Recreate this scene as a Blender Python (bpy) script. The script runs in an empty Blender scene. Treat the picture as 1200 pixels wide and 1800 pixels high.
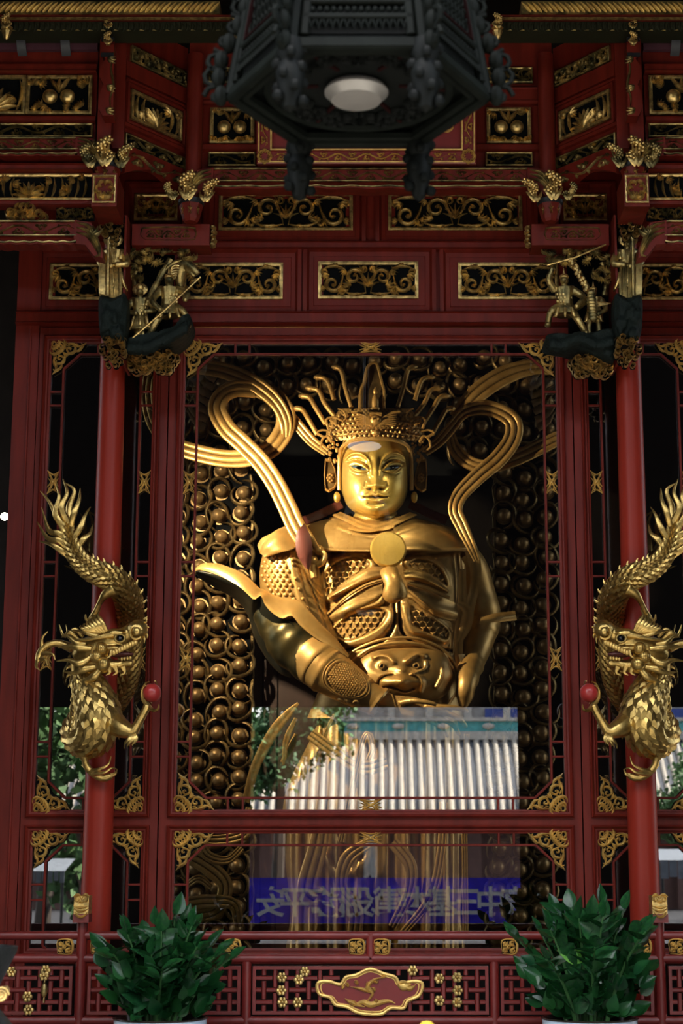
import bpy, bmesh, math, random
import numpy as np
from mathutils import Vector
C = bpy.context.scene.collection
rng = random.Random(7)
PI = math.pi
# ------------------------------------------------------------------ camera
F, CX, CY, TH, CAMY, CAMZ = 3000.0, 651.0, 900.0, math.radians(11.5), -15.0, 1.6
ST, CT = math.sin(TH), math.cos(TH)
cam = bpy.data.cameras.new('camera'); camo = bpy.data.objects.new('camera', cam); C.objects.link(camo)
camo.location = (0, CAMY, CAMZ); camo.rotation_euler = (PI/2 + TH, 0, 0)
cam.sensor_fit = 'VERTICAL'; cam.sensor_height = 36; cam.sensor_width = 24
cam.lens = F/1800*36; cam.shift_x = -(CX-600)/1800; cam.clip_end = 400
cam.dof.use_dof = True; cam.dof.focus_distance = 15.0; cam.dof.aperture_fstop = 2.6
bpy.context.scene.camera = camo
# ------------------------------------------------------------------ sky, sun, exposure
sc = bpy.context.scene
sc.view_settings.view_transform = 'Standard'; sc.view_settings.look = 'None'
sc.view_settings.gamma = 1; sc.view_settings.use_curve_mapping = False
sc.view_settings.exposure = 0.0
w = bpy.data.worlds.new('sky'); sc.world = w; w.use_nodes = True
nt = w.node_tree; bg = nt.nodes['Background']
sky = nt.nodes.new('ShaderNodeTexSky'); sky.sky_type = 'NISHITA'; sky.sun_disc = False
sky.sun_elevation = math.radians(62); sky.sun_rotation = math.radians(200); sky.air_density = 1.2; sky.dust_density = 2.0
hs = nt.nodes.new('ShaderNodeHueSaturation'); hs.inputs['Saturation'].default_value = .45; nt.links.new(sky.outputs[0], hs.inputs['Color'])
nt.links.new(hs.outputs[0], bg.inputs[0]); bg.inputs[1].default_value = 1.25
sun = bpy.data.lights.new('sun', 'SUN'); sun.energy = 40.0; sun.angle = 0.01; sun.color = (1, .93, .82)
suno = bpy.data.objects.new('sun', sun); C.objects.link(suno)
suno.rotation_euler = Vector((-.6, .10, -.8)).to_track_quat('-Z', 'Y').to_euler()
# the spotlights that stand inside the shrine and light the statue
def lamp(name, loc, target, power, col, size, blend=.5, rad=.05):
    l = bpy.data.lights.new(name, 'SPOT'); l.energy = power; l.color = col; l.spot_size = math.radians(size)
    l.spot_blend = blend; l.shadow_soft_size = rad
    o = bpy.data.objects.new(name, l); C.objects.link(o); o.location = loc
    o.rotation_euler = (Vector(target)-Vector(loc)).to_track_quat('-Z', 'Y').to_euler(); return o
lamp('statue_spotlight', (-2.45, .40, 5.4), (-.5, 2.1, 4.5), 3900, (1, .80, .54), 98, .9, .05)
lamp('face_spotlight', (.5, .40, 6.0), (.05, 1.6, 4.9), 420, (1, .86, .56), 40, .9, .07)
# ------------------------------------------------------------------ pixel -> plane
def P(px, py, Y):
    a, b = (px-CX)/F, (CY-py)/F
    dx, dy, dz = a, CT-b*ST, ST+b*CT
    t = (Y-CAMY)/dy
    return np.array((dx*t, Y, CAMZ+dz*t))
def X_(px, py, Y): return float(P(px, py, Y)[0])
def Z_(py, Y): return float(P(0, py, Y)[2])
def U_(py, Y):                       # metres per pixel there
    return float(P(CX+1, py, Y)[0])
# ------------------------------------------------------------------ mesh builder
class MB:
    def __init__(s, tf=None): s.V = []; s.F = []; s.n = 0; s.tf = tf
    def add(s, v, f):
        v = np.asarray(v, float).reshape(-1, 3); s.V.append(v); n = s.n
        s.F += [tuple(i+n for i in q) for q in f]; s.n += len(v)
    def grid(s, a, cu=False, cv=False):
        n, m = a.shape[:2]
        i = np.arange(n if cu else n-1)[:, None]; j = np.arange(m if cv else m-1)[None, :]
        i2, j2 = (i+1) % n, (j+1) % m
        q = np.stack([i*m+j+0*j2, i*m+j2, i2*m+j2, i2*m+j+0*j2], -1).reshape(-1, 4)+s.n
        s.V.append(a.reshape(-1, 3)); s.F += [tuple(t) for t in q.tolist()]; s.n += n*m
    def box(s, x0, x1, y0, y1, z0, z1, M=None):
        v = np.array([(x, y, z) for x in (x0, x1) for y in (y0, y1) for z in (z0, z1)], float)
        if M: v = np.array([M(*q) for q in v])
        s.add(v, [(0,1,3,2),(4,6,7,5),(0,4,5,1),(2,3,7,6),(0,2,6,4),(1,5,7,3)])
    def bar(s, a, b, w, h=None, up=(0, -1, 0)):   # bevelled bar a->b, w across, h along 'up'
        a, b = np.array(a, float), np.array(b, float); h = h or w
        d = b-a; d /= np.linalg.norm(d)+1e-9; u = np.array(up, float); u -= d*(u@d); u /= np.linalg.norm(u)+1e-9; r = np.cross(d, u)
        c = .22*min(w, h)
        pr = [(-w/2+c,-h/2),(w/2-c,-h/2),(w/2,-h/2+c),(w/2,h/2-c),(w/2-c,h/2),(-w/2+c,h/2),(-w/2,h/2-c),(-w/2,-h/2+c)]
        v = [p+r*x+u*y for p in (a, b) for x, y in pr]
        s.add(v, [(i, (i+1) % 8, 8+(i+1) % 8, 8+i) for i in range(8)]+[tuple(range(7, -1, -1)), tuple(range(8, 16))])
    def tube(s, pts, r, n=8, flat=1., up=None, cap=True):
        p = np.asarray(pts, float); m = len(p); r = np.broadcast_to(np.asarray(r, float), (m,))
        t = np.gradient(p, axis=0); t /= np.linalg.norm(t, axis=1)[:, None]+1e-9
        u = np.array(up if up is not None else ((0, -1, 0) if abs(t[0][1]) < .9 else (0, 0, 1)), float)
        fr = []
        for k in range(m):
            if up is not None: u = np.array(up, float)
            u = u-t[k]*(u@t[k]); u /= np.linalg.norm(u)+1e-9; fr.append(u)
        fr = np.array(fr); rt = np.cross(t, fr)
        a = np.arange(n)*2*PI/n
        g = p[:, None]+r[:, None, None]*(np.cos(a)[None, :, None]*rt[:, None]+flat*np.sin(a)[None, :, None]*fr[:, None])
        n0 = s.n; s.grid(g, cv=True)
        if cap: s.F += [tuple(n0+i for i in range(n-1, -1, -1)), tuple(n0+(m-1)*n+i for i in range(n))]
    def sweep(s, pts, prof, wid, up=(0, -1, 0), hgt=None, closed=False):  # prof [(across, out)], wid scale per point
        p = np.asarray(pts, float); m = len(p); wid = np.broadcast_to(np.asarray(wid, float), (m,))
        hgt = wid if hgt is None else np.broadcast_to(np.asarray(hgt, float), (m,))
        t = np.gradient(p, axis=0); t /= np.linalg.norm(t, axis=1)[:, None]+1e-9
        u = np.broadcast_to(np.asarray(up, float), (m, 3)); u = u-t*(u*t).sum(1)[:, None]; u /= np.linalg.norm(u, axis=1)[:, None]+1e-9
        rt = np.cross(t, u); pr = np.asarray(prof, float)
        g = p[:, None]+wid[:, None, None]*pr[None, :, 0, None]*rt[:, None]+hgt[:, None, None]*pr[None, :, 1, None]*u[:, None]
        s.grid(g, cv=closed)
    def ball(s, c, r, nu=10, nv=7, M=None):
        r = np.broadcast_to(np.asarray(r, float), (3,)); a = np.arange(nu)*2*PI/nu; b = np.linspace(-PI/2, PI/2, nv)
        g = np.stack([np.cos(b)[:, None]*np.cos(a), np.cos(b)[:, None]*np.sin(a), np.sin(b)[:, None]+0*a], -1)*r+np.asarray(c, float)
        if M is not None: g = np.array([[M(*q) for q in row] for row in g])
        s.grid(g, cv=True)
    def lathe(s, prof, c=(0, 0, 0), n=20, axis='z', tw=0):
        a = np.arange(n)*2*PI/n; pr = np.asarray(prof, float)
        x = pr[:, 0, None]*np.cos(a); y = pr[:, 0, None]*np.sin(a); z = pr[:, 1, None]+0*a
        g = np.stack([x, y, z], -1) if axis == 'z' else (np.stack([x, -z, y], -1) if axis == 'y' else np.stack([z, x, y], -1))
        s.grid(g+np.asarray(c, float), cv=True)
    def prism(s, poly, y0, y1, M=None, bev=0):  # outline in (u,v) between depths y0 (front) and y1
        p = np.asarray(poly, float); n = len(p)
        if bev:
            c = p.mean(0); d = p-c; q = c+d*(1-bev/np.maximum(np.linalg.norm(d, axis=1), 1e-6))[:, None]
            rings = [(q, y0), (p, y0+bev*np.sign(y1-y0)), (p, y1)]
        else: rings = [(p, y0), (p, y1)]
        v = []
        for r, y in rings:
            for a, b in r: v.append(M(a, y, b) if M else (a, y, b))
        k = len(rings); f = [tuple(range(n)), tuple(range(k*n-1, (k-1)*n-1, -1))]
        for j in range(k-1): f += [(j*n+i, (j+1)*n+i, (j+1)*n+(i+1) % n, j*n+(i+1) % n) for i in range(n)]
        s.add(v, f)
    def stroke(s, pts, w, h, M, t0=.25, t1=.12, n=0, prof=None, smooth=True):
        # carved ridge along a 2-D path, M(u,v,d)->xyz vectorised
        p = np.asarray(pts, float)
        if smooth and len(p) > 2: p = crom(p, n or 4)
        m = len(p); t = np.gradient(p, axis=0); t /= np.linalg.norm(t, axis=1)[:, None]+1e-9
        nr = np.stack([-t[:, 1], t[:, 0]], 1); k = np.linspace(0, 1, m)
        ww = w*np.minimum(1, np.minimum(t0+(1-t0)*k/.35, t1+(1-t1)*(1-k)/.45))
        pr = np.asarray(prof if prof is not None else [(-1, 0), (-.75, .6), (0, 1), (.75, .6), (1, 0)], float)
        uv = p[:, None]+nr[:, None]*ww[:, None, None]*pr[None, :, 0, None]
        d = h*pr[None, :, 1]*np.sqrt(np.maximum(ww/w, .05))[:, None]
        s.grid(M(uv[..., 0], uv[..., 1], d))
    def frame(s, x0, x1, z0, z1, prof, M=None):  # mitred moulding; prof [(inset, depth)]
        M = M or (lambda u, v, d: np.stack([u, -d, v], -1))
        pr = np.asarray(prof, float); i, d = pr[:, 0], pr[:, 1]
        u = np.stack([x0+i, x1-i, x1-i, x0+i]); v = np.stack([z0+i, z0+i, z1-i, z1-i])
        s.grid(M(u, v, np.broadcast_to(d, u.shape)), cu=True)
    def build(s, name, mat, parent=None, smooth=40, label=None, kind=None):
        V = np.concatenate(s.V) if s.V else np.zeros((0, 3))
        if s.tf is not None: V = s.tf(V)
        flip = s.tf is not None and s.tf(np.array([[1., 0, 0]]))[0][0]-s.tf(np.array([[0., 0, 0]]))[0][0] < 0
        org = np.zeros(3); q = parent
        while q is not None: org += np.array(q.location); q = q.parent
        me = bpy.data.meshes.new(name)
        me.from_pydata((V-org).tolist(), [], [f[::-1] for f in s.F] if flip else s.F); me.update()
        me.materials.append(mat)
        if mat in (GOLDS, GOLDF, GOLDK):
            bm = bmesh.new(); bm.from_mesh(me); bmesh.ops.recalc_face_normals(bm, faces=bm.faces); bm.to_mesh(me); bm.free()
        if smooth: me.shade_smooth(); me.set_sharp_from_angle(angle=math.radians(smooth))
        o = bpy.data.objects.new(name, me); C.objects.link(o)
        if parent is not None: o.parent = parent
        if label: o['label'] = label
        if kind: o['kind'] = kind
        return o
def crom(p, n=6, closed=False):
    p = np.asarray(p, float)
    if closed: q = np.concatenate([p[-1:], p, p[:2]])
    else: q = np.concatenate([2*p[:1]-p[1:2], p, 2*p[-1:]-p[-2:-1]])
    t = np.linspace(0, 1, n, endpoint=False)[:, None]; out = []
    for i in range(1, len(q)-2):
        a, b, c, d = q[i-1], q[i], q[i+1], q[i+2]
        out.append(.5*(2*b+(c-a)*t+(2*a-5*b+4*c-d)*t*t+(3*b-a-3*c+d)*t**3))
    out = np.concatenate(out)
    return out if closed else np.concatenate([out, q[-2][None]])
def interp(p, n):                       # catmull-rom then resample to n even points
    q = crom(p, 12); L = np.r_[0, np.cumsum(np.linalg.norm(np.diff(q[:, :3], axis=0), axis=1))]
    t = np.linspace(0, L[-1], n); return np.stack([np.interp(t, L, q[:, k]) for k in range(q.shape[1])], 1)
def thing(name, label, cat, loc=(0, 0, 0), group=None):
    o = bpy.data.objects.new(name, None); C.objects.link(o); o.location = loc; o.empty_display_size = .1
    o['label'] = label; o['category'] = cat
    if group: o['group'] = group
    return o
def tag(o, label, cat, group=None):
    o['label'] = label; o['category'] = cat
    if group: o['group'] = group
    return o
def struct(name, loc=(0, 0, 0)):
    o = bpy.data.objects.new(name, None); C.objects.link(o); o.location = loc; o['kind'] = 'structure'; return o
def MIR(s): return None if s > 0 else (lambda v: v*np.array([-1., 1, 1]))
def FR(x, z, Y=0.):                     # map (u,v,d) on a plane facing -Y
    return lambda u, v, d: np.stack([x+u, Y-d+0*u, z+v], -1)
# ------------------------------------------------------------------ materials
def mat(name, col, rough=.5, metal=0., var=.25, scale=6., bump=0., bscale=40., col2=None, coat=0., spec=.5, stretch=(1, 1, 1), emit=None, cav=0):
    m = bpy.data.materials.new(name); m.use_nodes = True; t = m.node_tree; b = t.nodes['Principled BSDF']
    b.inputs['Roughness'].default_value = rough; b.inputs['Metallic'].default_value = metal
    b.inputs['Specular IOR Level'].default_value = spec
    b.inputs['Coat Weight'].default_value = coat; b.inputs['Coat Roughness'].default_value = .2
    tc = t.nodes.new('ShaderNodeTexCoord'); mp = t.nodes.new('ShaderNodeMapping'); mp.inputs['Scale'].default_value = stretch
    t.links.new(tc.outputs['Object'], mp.inputs[0])
    nz = t.nodes.new('ShaderNodeTexNoise'); nz.inputs['Scale'].default_value = scale; nz.inputs['Detail'].default_value = 5
    t.links.new(mp.outputs[0], nz.inputs['Vector'])
    rp = t.nodes.new('ShaderNodeValToRGB'); rp.color_ramp.elements[0].position = .35; rp.color_ramp.elements[1].position = .68
    c2 = col2 or tuple(c*(1-var) for c in col)
    rp.color_ramp.elements[0].color = (*c2, 1); rp.color_ramp.elements[1].color = (*col, 1)
    t.links.new(nz.outputs['Fac'], rp.inputs[0]); t.links.new(rp.outputs[0], b.inputs['Base Color'])
    if cav:                               # base colour darker in the hollows of the carving
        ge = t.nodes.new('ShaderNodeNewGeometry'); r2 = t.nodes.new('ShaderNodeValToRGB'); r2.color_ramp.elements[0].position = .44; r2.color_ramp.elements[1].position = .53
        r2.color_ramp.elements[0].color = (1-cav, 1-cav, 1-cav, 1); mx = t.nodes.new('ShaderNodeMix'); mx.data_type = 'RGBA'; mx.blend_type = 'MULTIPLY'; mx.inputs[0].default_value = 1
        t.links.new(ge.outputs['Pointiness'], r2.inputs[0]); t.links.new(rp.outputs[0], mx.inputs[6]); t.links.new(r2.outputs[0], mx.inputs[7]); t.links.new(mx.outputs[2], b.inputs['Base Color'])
    if bump:
        n2 = t.nodes.new('ShaderNodeTexNoise'); n2.inputs['Scale'].default_value = bscale; n2.inputs['Detail'].default_value = 3
        t.links.new(mp.outputs[0], n2.inputs['Vector'])
        bp = t.nodes.new('ShaderNodeBump'); bp.inputs['Strength'].default_value = bump; bp.inputs['Distance'].default_value = .02
        t.links.new(n2.outputs['Fac'], bp.inputs['Height']); t.links.new(bp.outputs[0], b.inputs['Normal'])
    if emit: b.inputs['Emission Color'].default_value = (*emit[:3], 1); b.inputs['Emission Strength'].default_value = emit[3]
    return m
RED = mat('red_lacquer', (.172, .0165, .0085), .5, spec=.22, var=.35, scale=3., stretch=(4, 4, .6), bump=.06, bscale=60)
REDC = mat('column_lacquer', (.30, .026, .013), .42, spec=.2, var=.15, scale=2., stretch=(2, 2, .4))
REDD = mat('dark_red_wood', (.012, .004, .004), .7, var=.4, scale=3., spec=.02)
REDP = mat('plaque_red', (.2, .014, .012), .4, var=.15)
GOLD = mat('gilding', (.92, .65, .23), .36, .86, scale=22, col2=(.34, .23, .08), bump=.12, bscale=90)
GOLDG = mat('dragon_gilding', (.70, .47, .14), .32, .92, scale=18, col2=(.38, .25, .075), bump=.1, bscale=70)
GOLDB = mat('bright_gilding', (.95, .63, .17), .40, .45, scale=14, col2=(.58, .36, .10), bump=.08, bscale=90)
GOLDD = mat('aged_gilding', (.66, .48, .17), .38, .85, scale=10, col2=(.10, .09, .04), bump=.2, bscale=60)
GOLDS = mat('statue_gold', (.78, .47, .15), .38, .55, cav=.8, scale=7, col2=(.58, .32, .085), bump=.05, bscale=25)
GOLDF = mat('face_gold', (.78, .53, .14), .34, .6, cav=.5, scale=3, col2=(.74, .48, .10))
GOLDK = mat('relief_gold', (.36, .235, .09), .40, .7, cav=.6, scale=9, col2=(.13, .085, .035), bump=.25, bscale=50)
GROUND = mat('black_ground', (.005, .0055, .006), .7, spec=.04)
DARK = mat('dark_wood', (.010, .008, .007), .8, spec=.02)
ROCK = mat('green_black_rock', (.012, .018, .015), .7, scale=12, bump=1., bscale=18, spec=.12)
IRON = mat('black_iron', (.02, .022, .025), .45, .3)
LANT = mat('lantern_wood', (.005, .0066, .0054), .65, var=.4, scale=8, spec=.05)
LANTD = mat('lantern_dark', (.004, .005, .0045), .6, var=.3, scale=8, spec=.08)
STEEL = mat('lamp_pan_steel', (.26, .255, .245), .45, .4, scale=4)
EYEW = mat('eye_white', (.085, .115, .13), .15); EYEK = mat('eye_black', (.004, .004, .005), .08)
BROWN = mat('niche_board', (.05, .022, .015), .45, scale=3, stretch=(5, 5, .5))
CLOTH = mat('red_lining', (.10, .018, .014), .5)
def glass_mat(name, refl, tint):
    m = bpy.data.materials.new(name); m.use_nodes = True; t = m.node_tree; t.nodes.remove(t.nodes['Principled BSDF'])
    tr = t.nodes.new('ShaderNodeBsdfTransparent'); tr.inputs[0].default_value = (*tint, 1)
    gl = t.nodes.new('ShaderNodeBsdfGlossy'); gl.inputs['Roughness'].default_value = .004; gl.inputs[0].default_value = (1, 1, 1, 1)
    lw = t.nodes.new('ShaderNodeFresnel'); lw.inputs[0].default_value = 1.5
    ma = t.nodes.new('ShaderNodeMath'); ma.operation = 'MULTIPLY'; ma.inputs[1].default_value = refl; ma.use_clamp = True
    mx = t.nodes.new('ShaderNodeMixShader'); t.links.new(lw.outputs[0], ma.inputs[0]); t.links.new(ma.outputs[0], mx.inputs[0])
    t.links.new(tr.outputs[0], mx.inputs[1]); t.links.new(gl.outputs[0], mx.inputs[2])
    t.links.new(mx.outputs[0], t.nodes['Material Output'].inputs[0]); return m
GLASS = glass_mat('window_glass', 3.3, (.56, .57, .56))
sc.cycles.use_denoising = True; sc.cycles.sample_clamp_indirect = 6.0
sc.cycles.max_bounces = 8; sc.cycles.transparent_max_bounces = 12; sc.cycles.caustics_reflective = False; sc.cycles.caustics_refractive = False
# ------------------------------------------------------------------ carving patterns (2-D strokes)
def spiral(cx, cy, r0, r1, a0, turns, n=14):
    k = np.linspace(0, 1, n); a = a0+turns*2*PI*k; r = r0+(r1-r0)*k
    return np.stack([cx+r*np.cos(a), cy+r*np.sin(a)], 1)
def bez(a, b, c, n=6):
    k = np.linspace(0, 1, n)[:, None]; a, b, c = map(lambda q: np.array(q, float), (a, b, c))
    return a*(1-k)**2+2*b*k*(1-k)+c*k*k
def leafcomb(out, p, ang, L, side, n=4, w=.1):     # acanthus tuft: leaves fanning off one point
    for k in range(n):
        a = ang+side*(.15+.38*k); l = L*(1-.13*k)
        e = (p[0]+l*math.cos(a+side*.35), p[1]+l*math.sin(a+side*.35)); m = (p[0]+.55*l*math.cos(a-side*.25), p[1]+.55*l*math.sin(a-side*.25))
        out.append((bez(p, m, e), w*L))
def arab(w, h, seed=0, periods=1.0):               # mirrored acanthus scrolls filling w x h
    r = random.Random(seed); S = []; H = h*.5; W = w*.5
    for k in range(7):                             # central palmette
        a = PI/2+(k-3)*.36; L = h*(.46-.035*abs(k-3))
        S.append((bez((0, -.42*H), (.5*L*math.cos(a)*.6, -.42*H+.6*L*math.sin(a)), (L*math.cos(a)*1.1, -.42*H+L*math.sin(a))), .035*h))
    half = []
    np_ = max(2, int(round(2*periods))); seg = (W-.12*h)/np_
    for i in range(np_):
        s = 1 if i % 2 == 0 else -1; u0 = .06*h+i*seg
        # S stem that ends in a spiral
        cx, cy = u0+.56*seg, s*.10*h; rr = min(.30*h, .40*seg)
        half.append((np.concatenate([bez((u0, -s*.40*h), (u0+.10*seg, -s*.02*h), (cx-rr*.95, cy+s*.05*h), 5)[:-1], spiral(cx, cy, rr, .12*rr, PI if s > 0 else -PI, -s*1.45)]), .042*h))
        half.append((bez((u0+.02*seg, -s*.36*h), (u0+.6*seg, -s*.50*h), (u0+1.05*seg, -s*.30*h)), .04*h))
        leafcomb(half, (cx-rr*.9, cy+s*.1*h), PI/2*s+.5*s, .30*h, -s, 4)
        leafcomb(half, (cx+rr*.3, cy-s*rr), -s*.5, .34*h, s, 4)
        leafcomb(half, (u0+.25*seg, -s*.40*h), s*.15, .30*h, -s, 3)
        leafcomb(half, (cx+rr*.8, cy+s*rr*.5), s*.9, .28*h, -s, 4)
        leafcomb(half, (cx+.05*rr, cy), s*2.0+r.uniform(-.4, .4), .16*h, s, 3)
        half.append((spiral(u0+.97*seg, -s*.22*h, .13*h, .02*h, s*2.4, s*1.1, 10), .032*h))
        half.append((spiral(u0+.12*seg, s*.33*h, .11*h, .02*h, -s*1.2, -s*1.1, 10), .03*h))
    for p, q in half:
        q *= 1.45
        p = np.clip(p, (-W*.98, -H*.95), (W*.98, H*.95)); S.append((p, q)); S.append((p*(-1, 1), q))
    return S
def vinestrip(w, h, seed=0, n=None):               # running vine with curls, long thin strips
    r = random.Random(seed); S = []; n = n or max(2, int(round(w/(1.5*h)))); L = w/n
    u = np.linspace(-w/2, w/2, n*8+1); S.append((np.stack([u, .26*h*np.sin((u+w/2)/L*PI)], 1), .045*h))
    for i in range(n):
        s = 1 if i % 2 == 0 else -1; c = -w/2+(i+.5)*L
        S.append((spiral(c, -s*.10*h, .25*h, .05*h, s*PI/2*.4, -s*1.2, 10), .05*h))
        for k in (-1, 1): leafcomb(S, (c+k*.28*L, s*.18*h), PI/2*s+k*.6+PI*(k < 0)*0, .26*h, s*k, 3, .13)
        leafcomb(S, (c+.1*L, -s*.28*h), -s*.4, .30*h, s, 3, .13); leafcomb(S, (c-.1*L, -s*.28*h), PI+s*.4, .30*h, -s, 3, .13)
    H = .48*h
    return [(np.clip(p, (-w/2, -H), (w/2, H)), q*1.4) for p, q in S]
def spandrel():                                    # unit corner ornament, flower in the corner (0,0)
    S = []
    for r0, nn in ((.36, 5), (.20, 4)):            # petals
        for k in range(nn):
            a = PI/2*(k+.5)/nn; c = (r0*.72*math.cos(a), r0*.72*math.sin(a)); rr = r0*.36
            S.append((spiral(c[0], c[1], rr, rr*.9, a-2.2, .7, 10), .045))
    S.append((spiral(.05, .05, .1, .03, 0, 1.2, 9), .03))
    for fl in (0, 1):
        H = [(crom([(.36, .10), (.48, .34), (.64, .30), (.66, .14), (.55, .13)], 4), .034), (crom([(.40, .05), (.62, .06), (.80, .13), (.99, .03)], 4), .032),
             (crom([(.62, .30), (.78, .26), (.90, .10), (.99, .02)], 4), .03), (spiral(.50, .22, .07, .015, 2, 1.0, 8), .022), (bez((.70, .04), (.76, .10), (.74, .18)), .022),
             (bez((.30, .30), (.40, .42), (.52, .38)), .03), (bez((.84, .04), (.88, .07), (.88, .12)), .018), (bez((.45, .45), (.40, .38), (.33, .40)), .02),
             (bez((.42, .12), (.50, .10), (.57, .06)), .02)]
        for p, q in H: S.append((p[:, ::-1] if fl else p, q*1.45))
    return S
def carve(name, S, M, h, m=GOLD, parent=None, n=3, **k):
    b = MB(k.pop('tf', None))
    for p, q in S: b.stroke(p, q, h, M, n=n)
    return b.build(name, m, parent, smooth=55, **k)
def peaches(w, h, seed):                           # fruit panel: returns strokes; balls are added apart
    r = random.Random(seed); S = []
    for k in range(3): S.append((bez((0, .05*h), (.1*h*(k-1), .3*h), (.28*h*(k-1), .46*h)), .06*h))
    for sx in (-1, 1):
        for cx, cy in ((.80, .30), (.62, -.36), (1.0, -.05), (.30, -.38), (1.25, .3), (1.3, -.3), (.55, .4)):
            if cx*h > w*.55: continue
            p = (sx*cx*h*.8, cy*h*.9); a = r.uniform(0, 6.3)
            leafcomb(S, p, a, .24*h, 1, 4, .17); leafcomb(S, p, a+3.1, .2*h, -1, 3, .17)
    H = .47*h
    return [(np.clip(p, (-w*.49, -H), (w*.49, H)), q) for p, q in S]
def lotus(w, h, seed):
    S = []; r = random.Random(seed)
    for k in range(9): a = PI*(k+.5)/9; S.append((bez((0, -.44*h), (.35*h*math.cos(a), -.3*h+.3*h*math.sin(a)), (.62*h*math.cos(a), -.40*h+.62*h*math.sin(a))), .075*h))
    for sx in (-1, 1):
        for k in range(8):
            x = sx*(.55+.28*k)*h
            if abs(x) > .46*w: break
            leafcomb(S, (x, r.uniform(-.35, .3)*h), r.uniform(-.3, 2.6), .36*h, sx, 4, .15)
            S.append((bez((x, -.4*h), (x+.2*h*sx, 0), (x+.05*h, .42*h)), .05*h))
    H = .47*h
    return [(np.clip(p, (-w*.49, -H), (w*.49, H)), q) for p, q in S]
MOULD = [(0, 0), (0, .012), (.012, .022), (.03, .022), (.036, .010), (.05, .006), (.06, -.004)]
def carved_panel(parent, x0, x1, z0, z1, Y, kind='arab', seed=0, m=GOLD, M=None, tf=None, fr=True, per=None, depth=.03):
    """sunk black panel with gilt border; the carving and the border are its sub-parts"""
    cx, cz, w, h = (x0+x1)/2, (z0+z1)/2, x1-x0, z1-z0
    M0 = M or FR(0, 0, Y); Mc = lambda u, v, d: M0(u+cx, v+cz, d)
    b = MB(tf); g = np.array([[(x0, z0), (x1, z0)], [(x0, z1), (x1, z1)]]); b.grid(M0(g[..., 0], g[..., 1], -.012+0*g[..., 0]))
    o = b.build('carved_panel', GROUND, parent, smooth=0)
    if fr:
        b = MB(tf); t = .028*min(1, h/.3)+.004; b.frame(x0, x1, z0, z1, [(0, -.012), (0, .016), (t*.5, .020), (t, .014), (t, -.012)], M0); b.build('gilt_border', m, o, 30)
    S = dict(arab=lambda: arab(w*.95, h*.92, seed, per or max(1, round((w/h)/2.6))), vine=lambda: vinestrip(w*.97, h*.9, seed), peach=lambda: peaches(w, h, seed), lotus=lambda: lotus(w, h, seed))[kind]()
    carve('scrollwork', S, Mc, depth, m, o, tf=tf)
    if kind == 'peach':
        b = MB(tf)
        for sx in (-1, 1):
            g = Mc(np.array([sx*.21*h]), np.array([-.06*h]), np.array([.02]))[0]; b.ball(g, (.185*h, .14*h, .185*h), 14, 9)
        b.build('peach', m, o)
    return o
def slab(name, x0, x1, y0, y1, z0, z1, m, parent, tf=None): b = MB(tf); b.box(x0, x1, y0, y1, z0, z1); return b.build(name, m, parent, 0)
def mrail(name, x0, x1, z0, z1, Y, m, parent, tf=None, d=.05):      # horizontal rail with a moulded profile
    b = MB(tf); h = z1-z0
    pr = [(z0, 0), (z0, d*.6), (z0+.12*h, d), (z0+.2*h, d*.75), (z0+.8*h, d*.75), (z0+.88*h, d), (z1, d*.6), (z1, 0)]
    b.grid(np.array([[(x, Y-q, z) for z, q in pr] for x in (x0, x1)])); v = [(x, Y-q, z) for x in (x0, x1) for z, q in pr]
    b.add(v, [tuple(range(8)), tuple(range(15, 7, -1))]); return b.build(name, m, parent, 25)
# ------------------------------------------------------------------ floor, shrine shell, porch roof, gate wall behind the camera
fl = MB(); fl.box(-14, 14, -16.8, 9, -.3, 0)
STONE = mat('courtyard_stone', (.24, .225, .20), .7, scale=2.5, var=.35, bump=.2)
o = fl.build('floor', STONE, None, 0); o['kind'] = 'structure'
def plain(name, x0, x1, y0, y1, z0, z1, m): b = MB(); b.box(x0, x1, y0, y1, z0, z1); o = b.build(name, m, None, 0); o['kind'] = 'structure'; return o
plain('wall_back', -14, 14, 5.0, 5.2, 0, 12, DARK)
plain('ceiling', -14, 14, -1.0, 5.2, 10.6, 10.8, DARK)
b = MB(); b.add([(-14, -1.0, 10.6), (14, -1.0, 10.6), (14, -9.5, 10.0), (-14, -9.5, 10.0), (-14, -1.0, 10.8), (14, -1.0, 10.8), (14, -9.5, 10.2), (-14, -9.5, 10.2)],
     [(0, 1, 2, 3), (4, 5, 6, 7), (2, 3, 7, 6)])
o = b.build('ceiling_porch', REDD, None, 0); o['kind'] = 'structure'
for sx, nm in ((-1, 'wall_west'), (1, 'wall_east')): plain(nm, sx*6.2-.1, sx*6.2+.1, -9.4, .2, 0, 10.3, REDD)  # unseen side walls, added to block light from left and right
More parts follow.
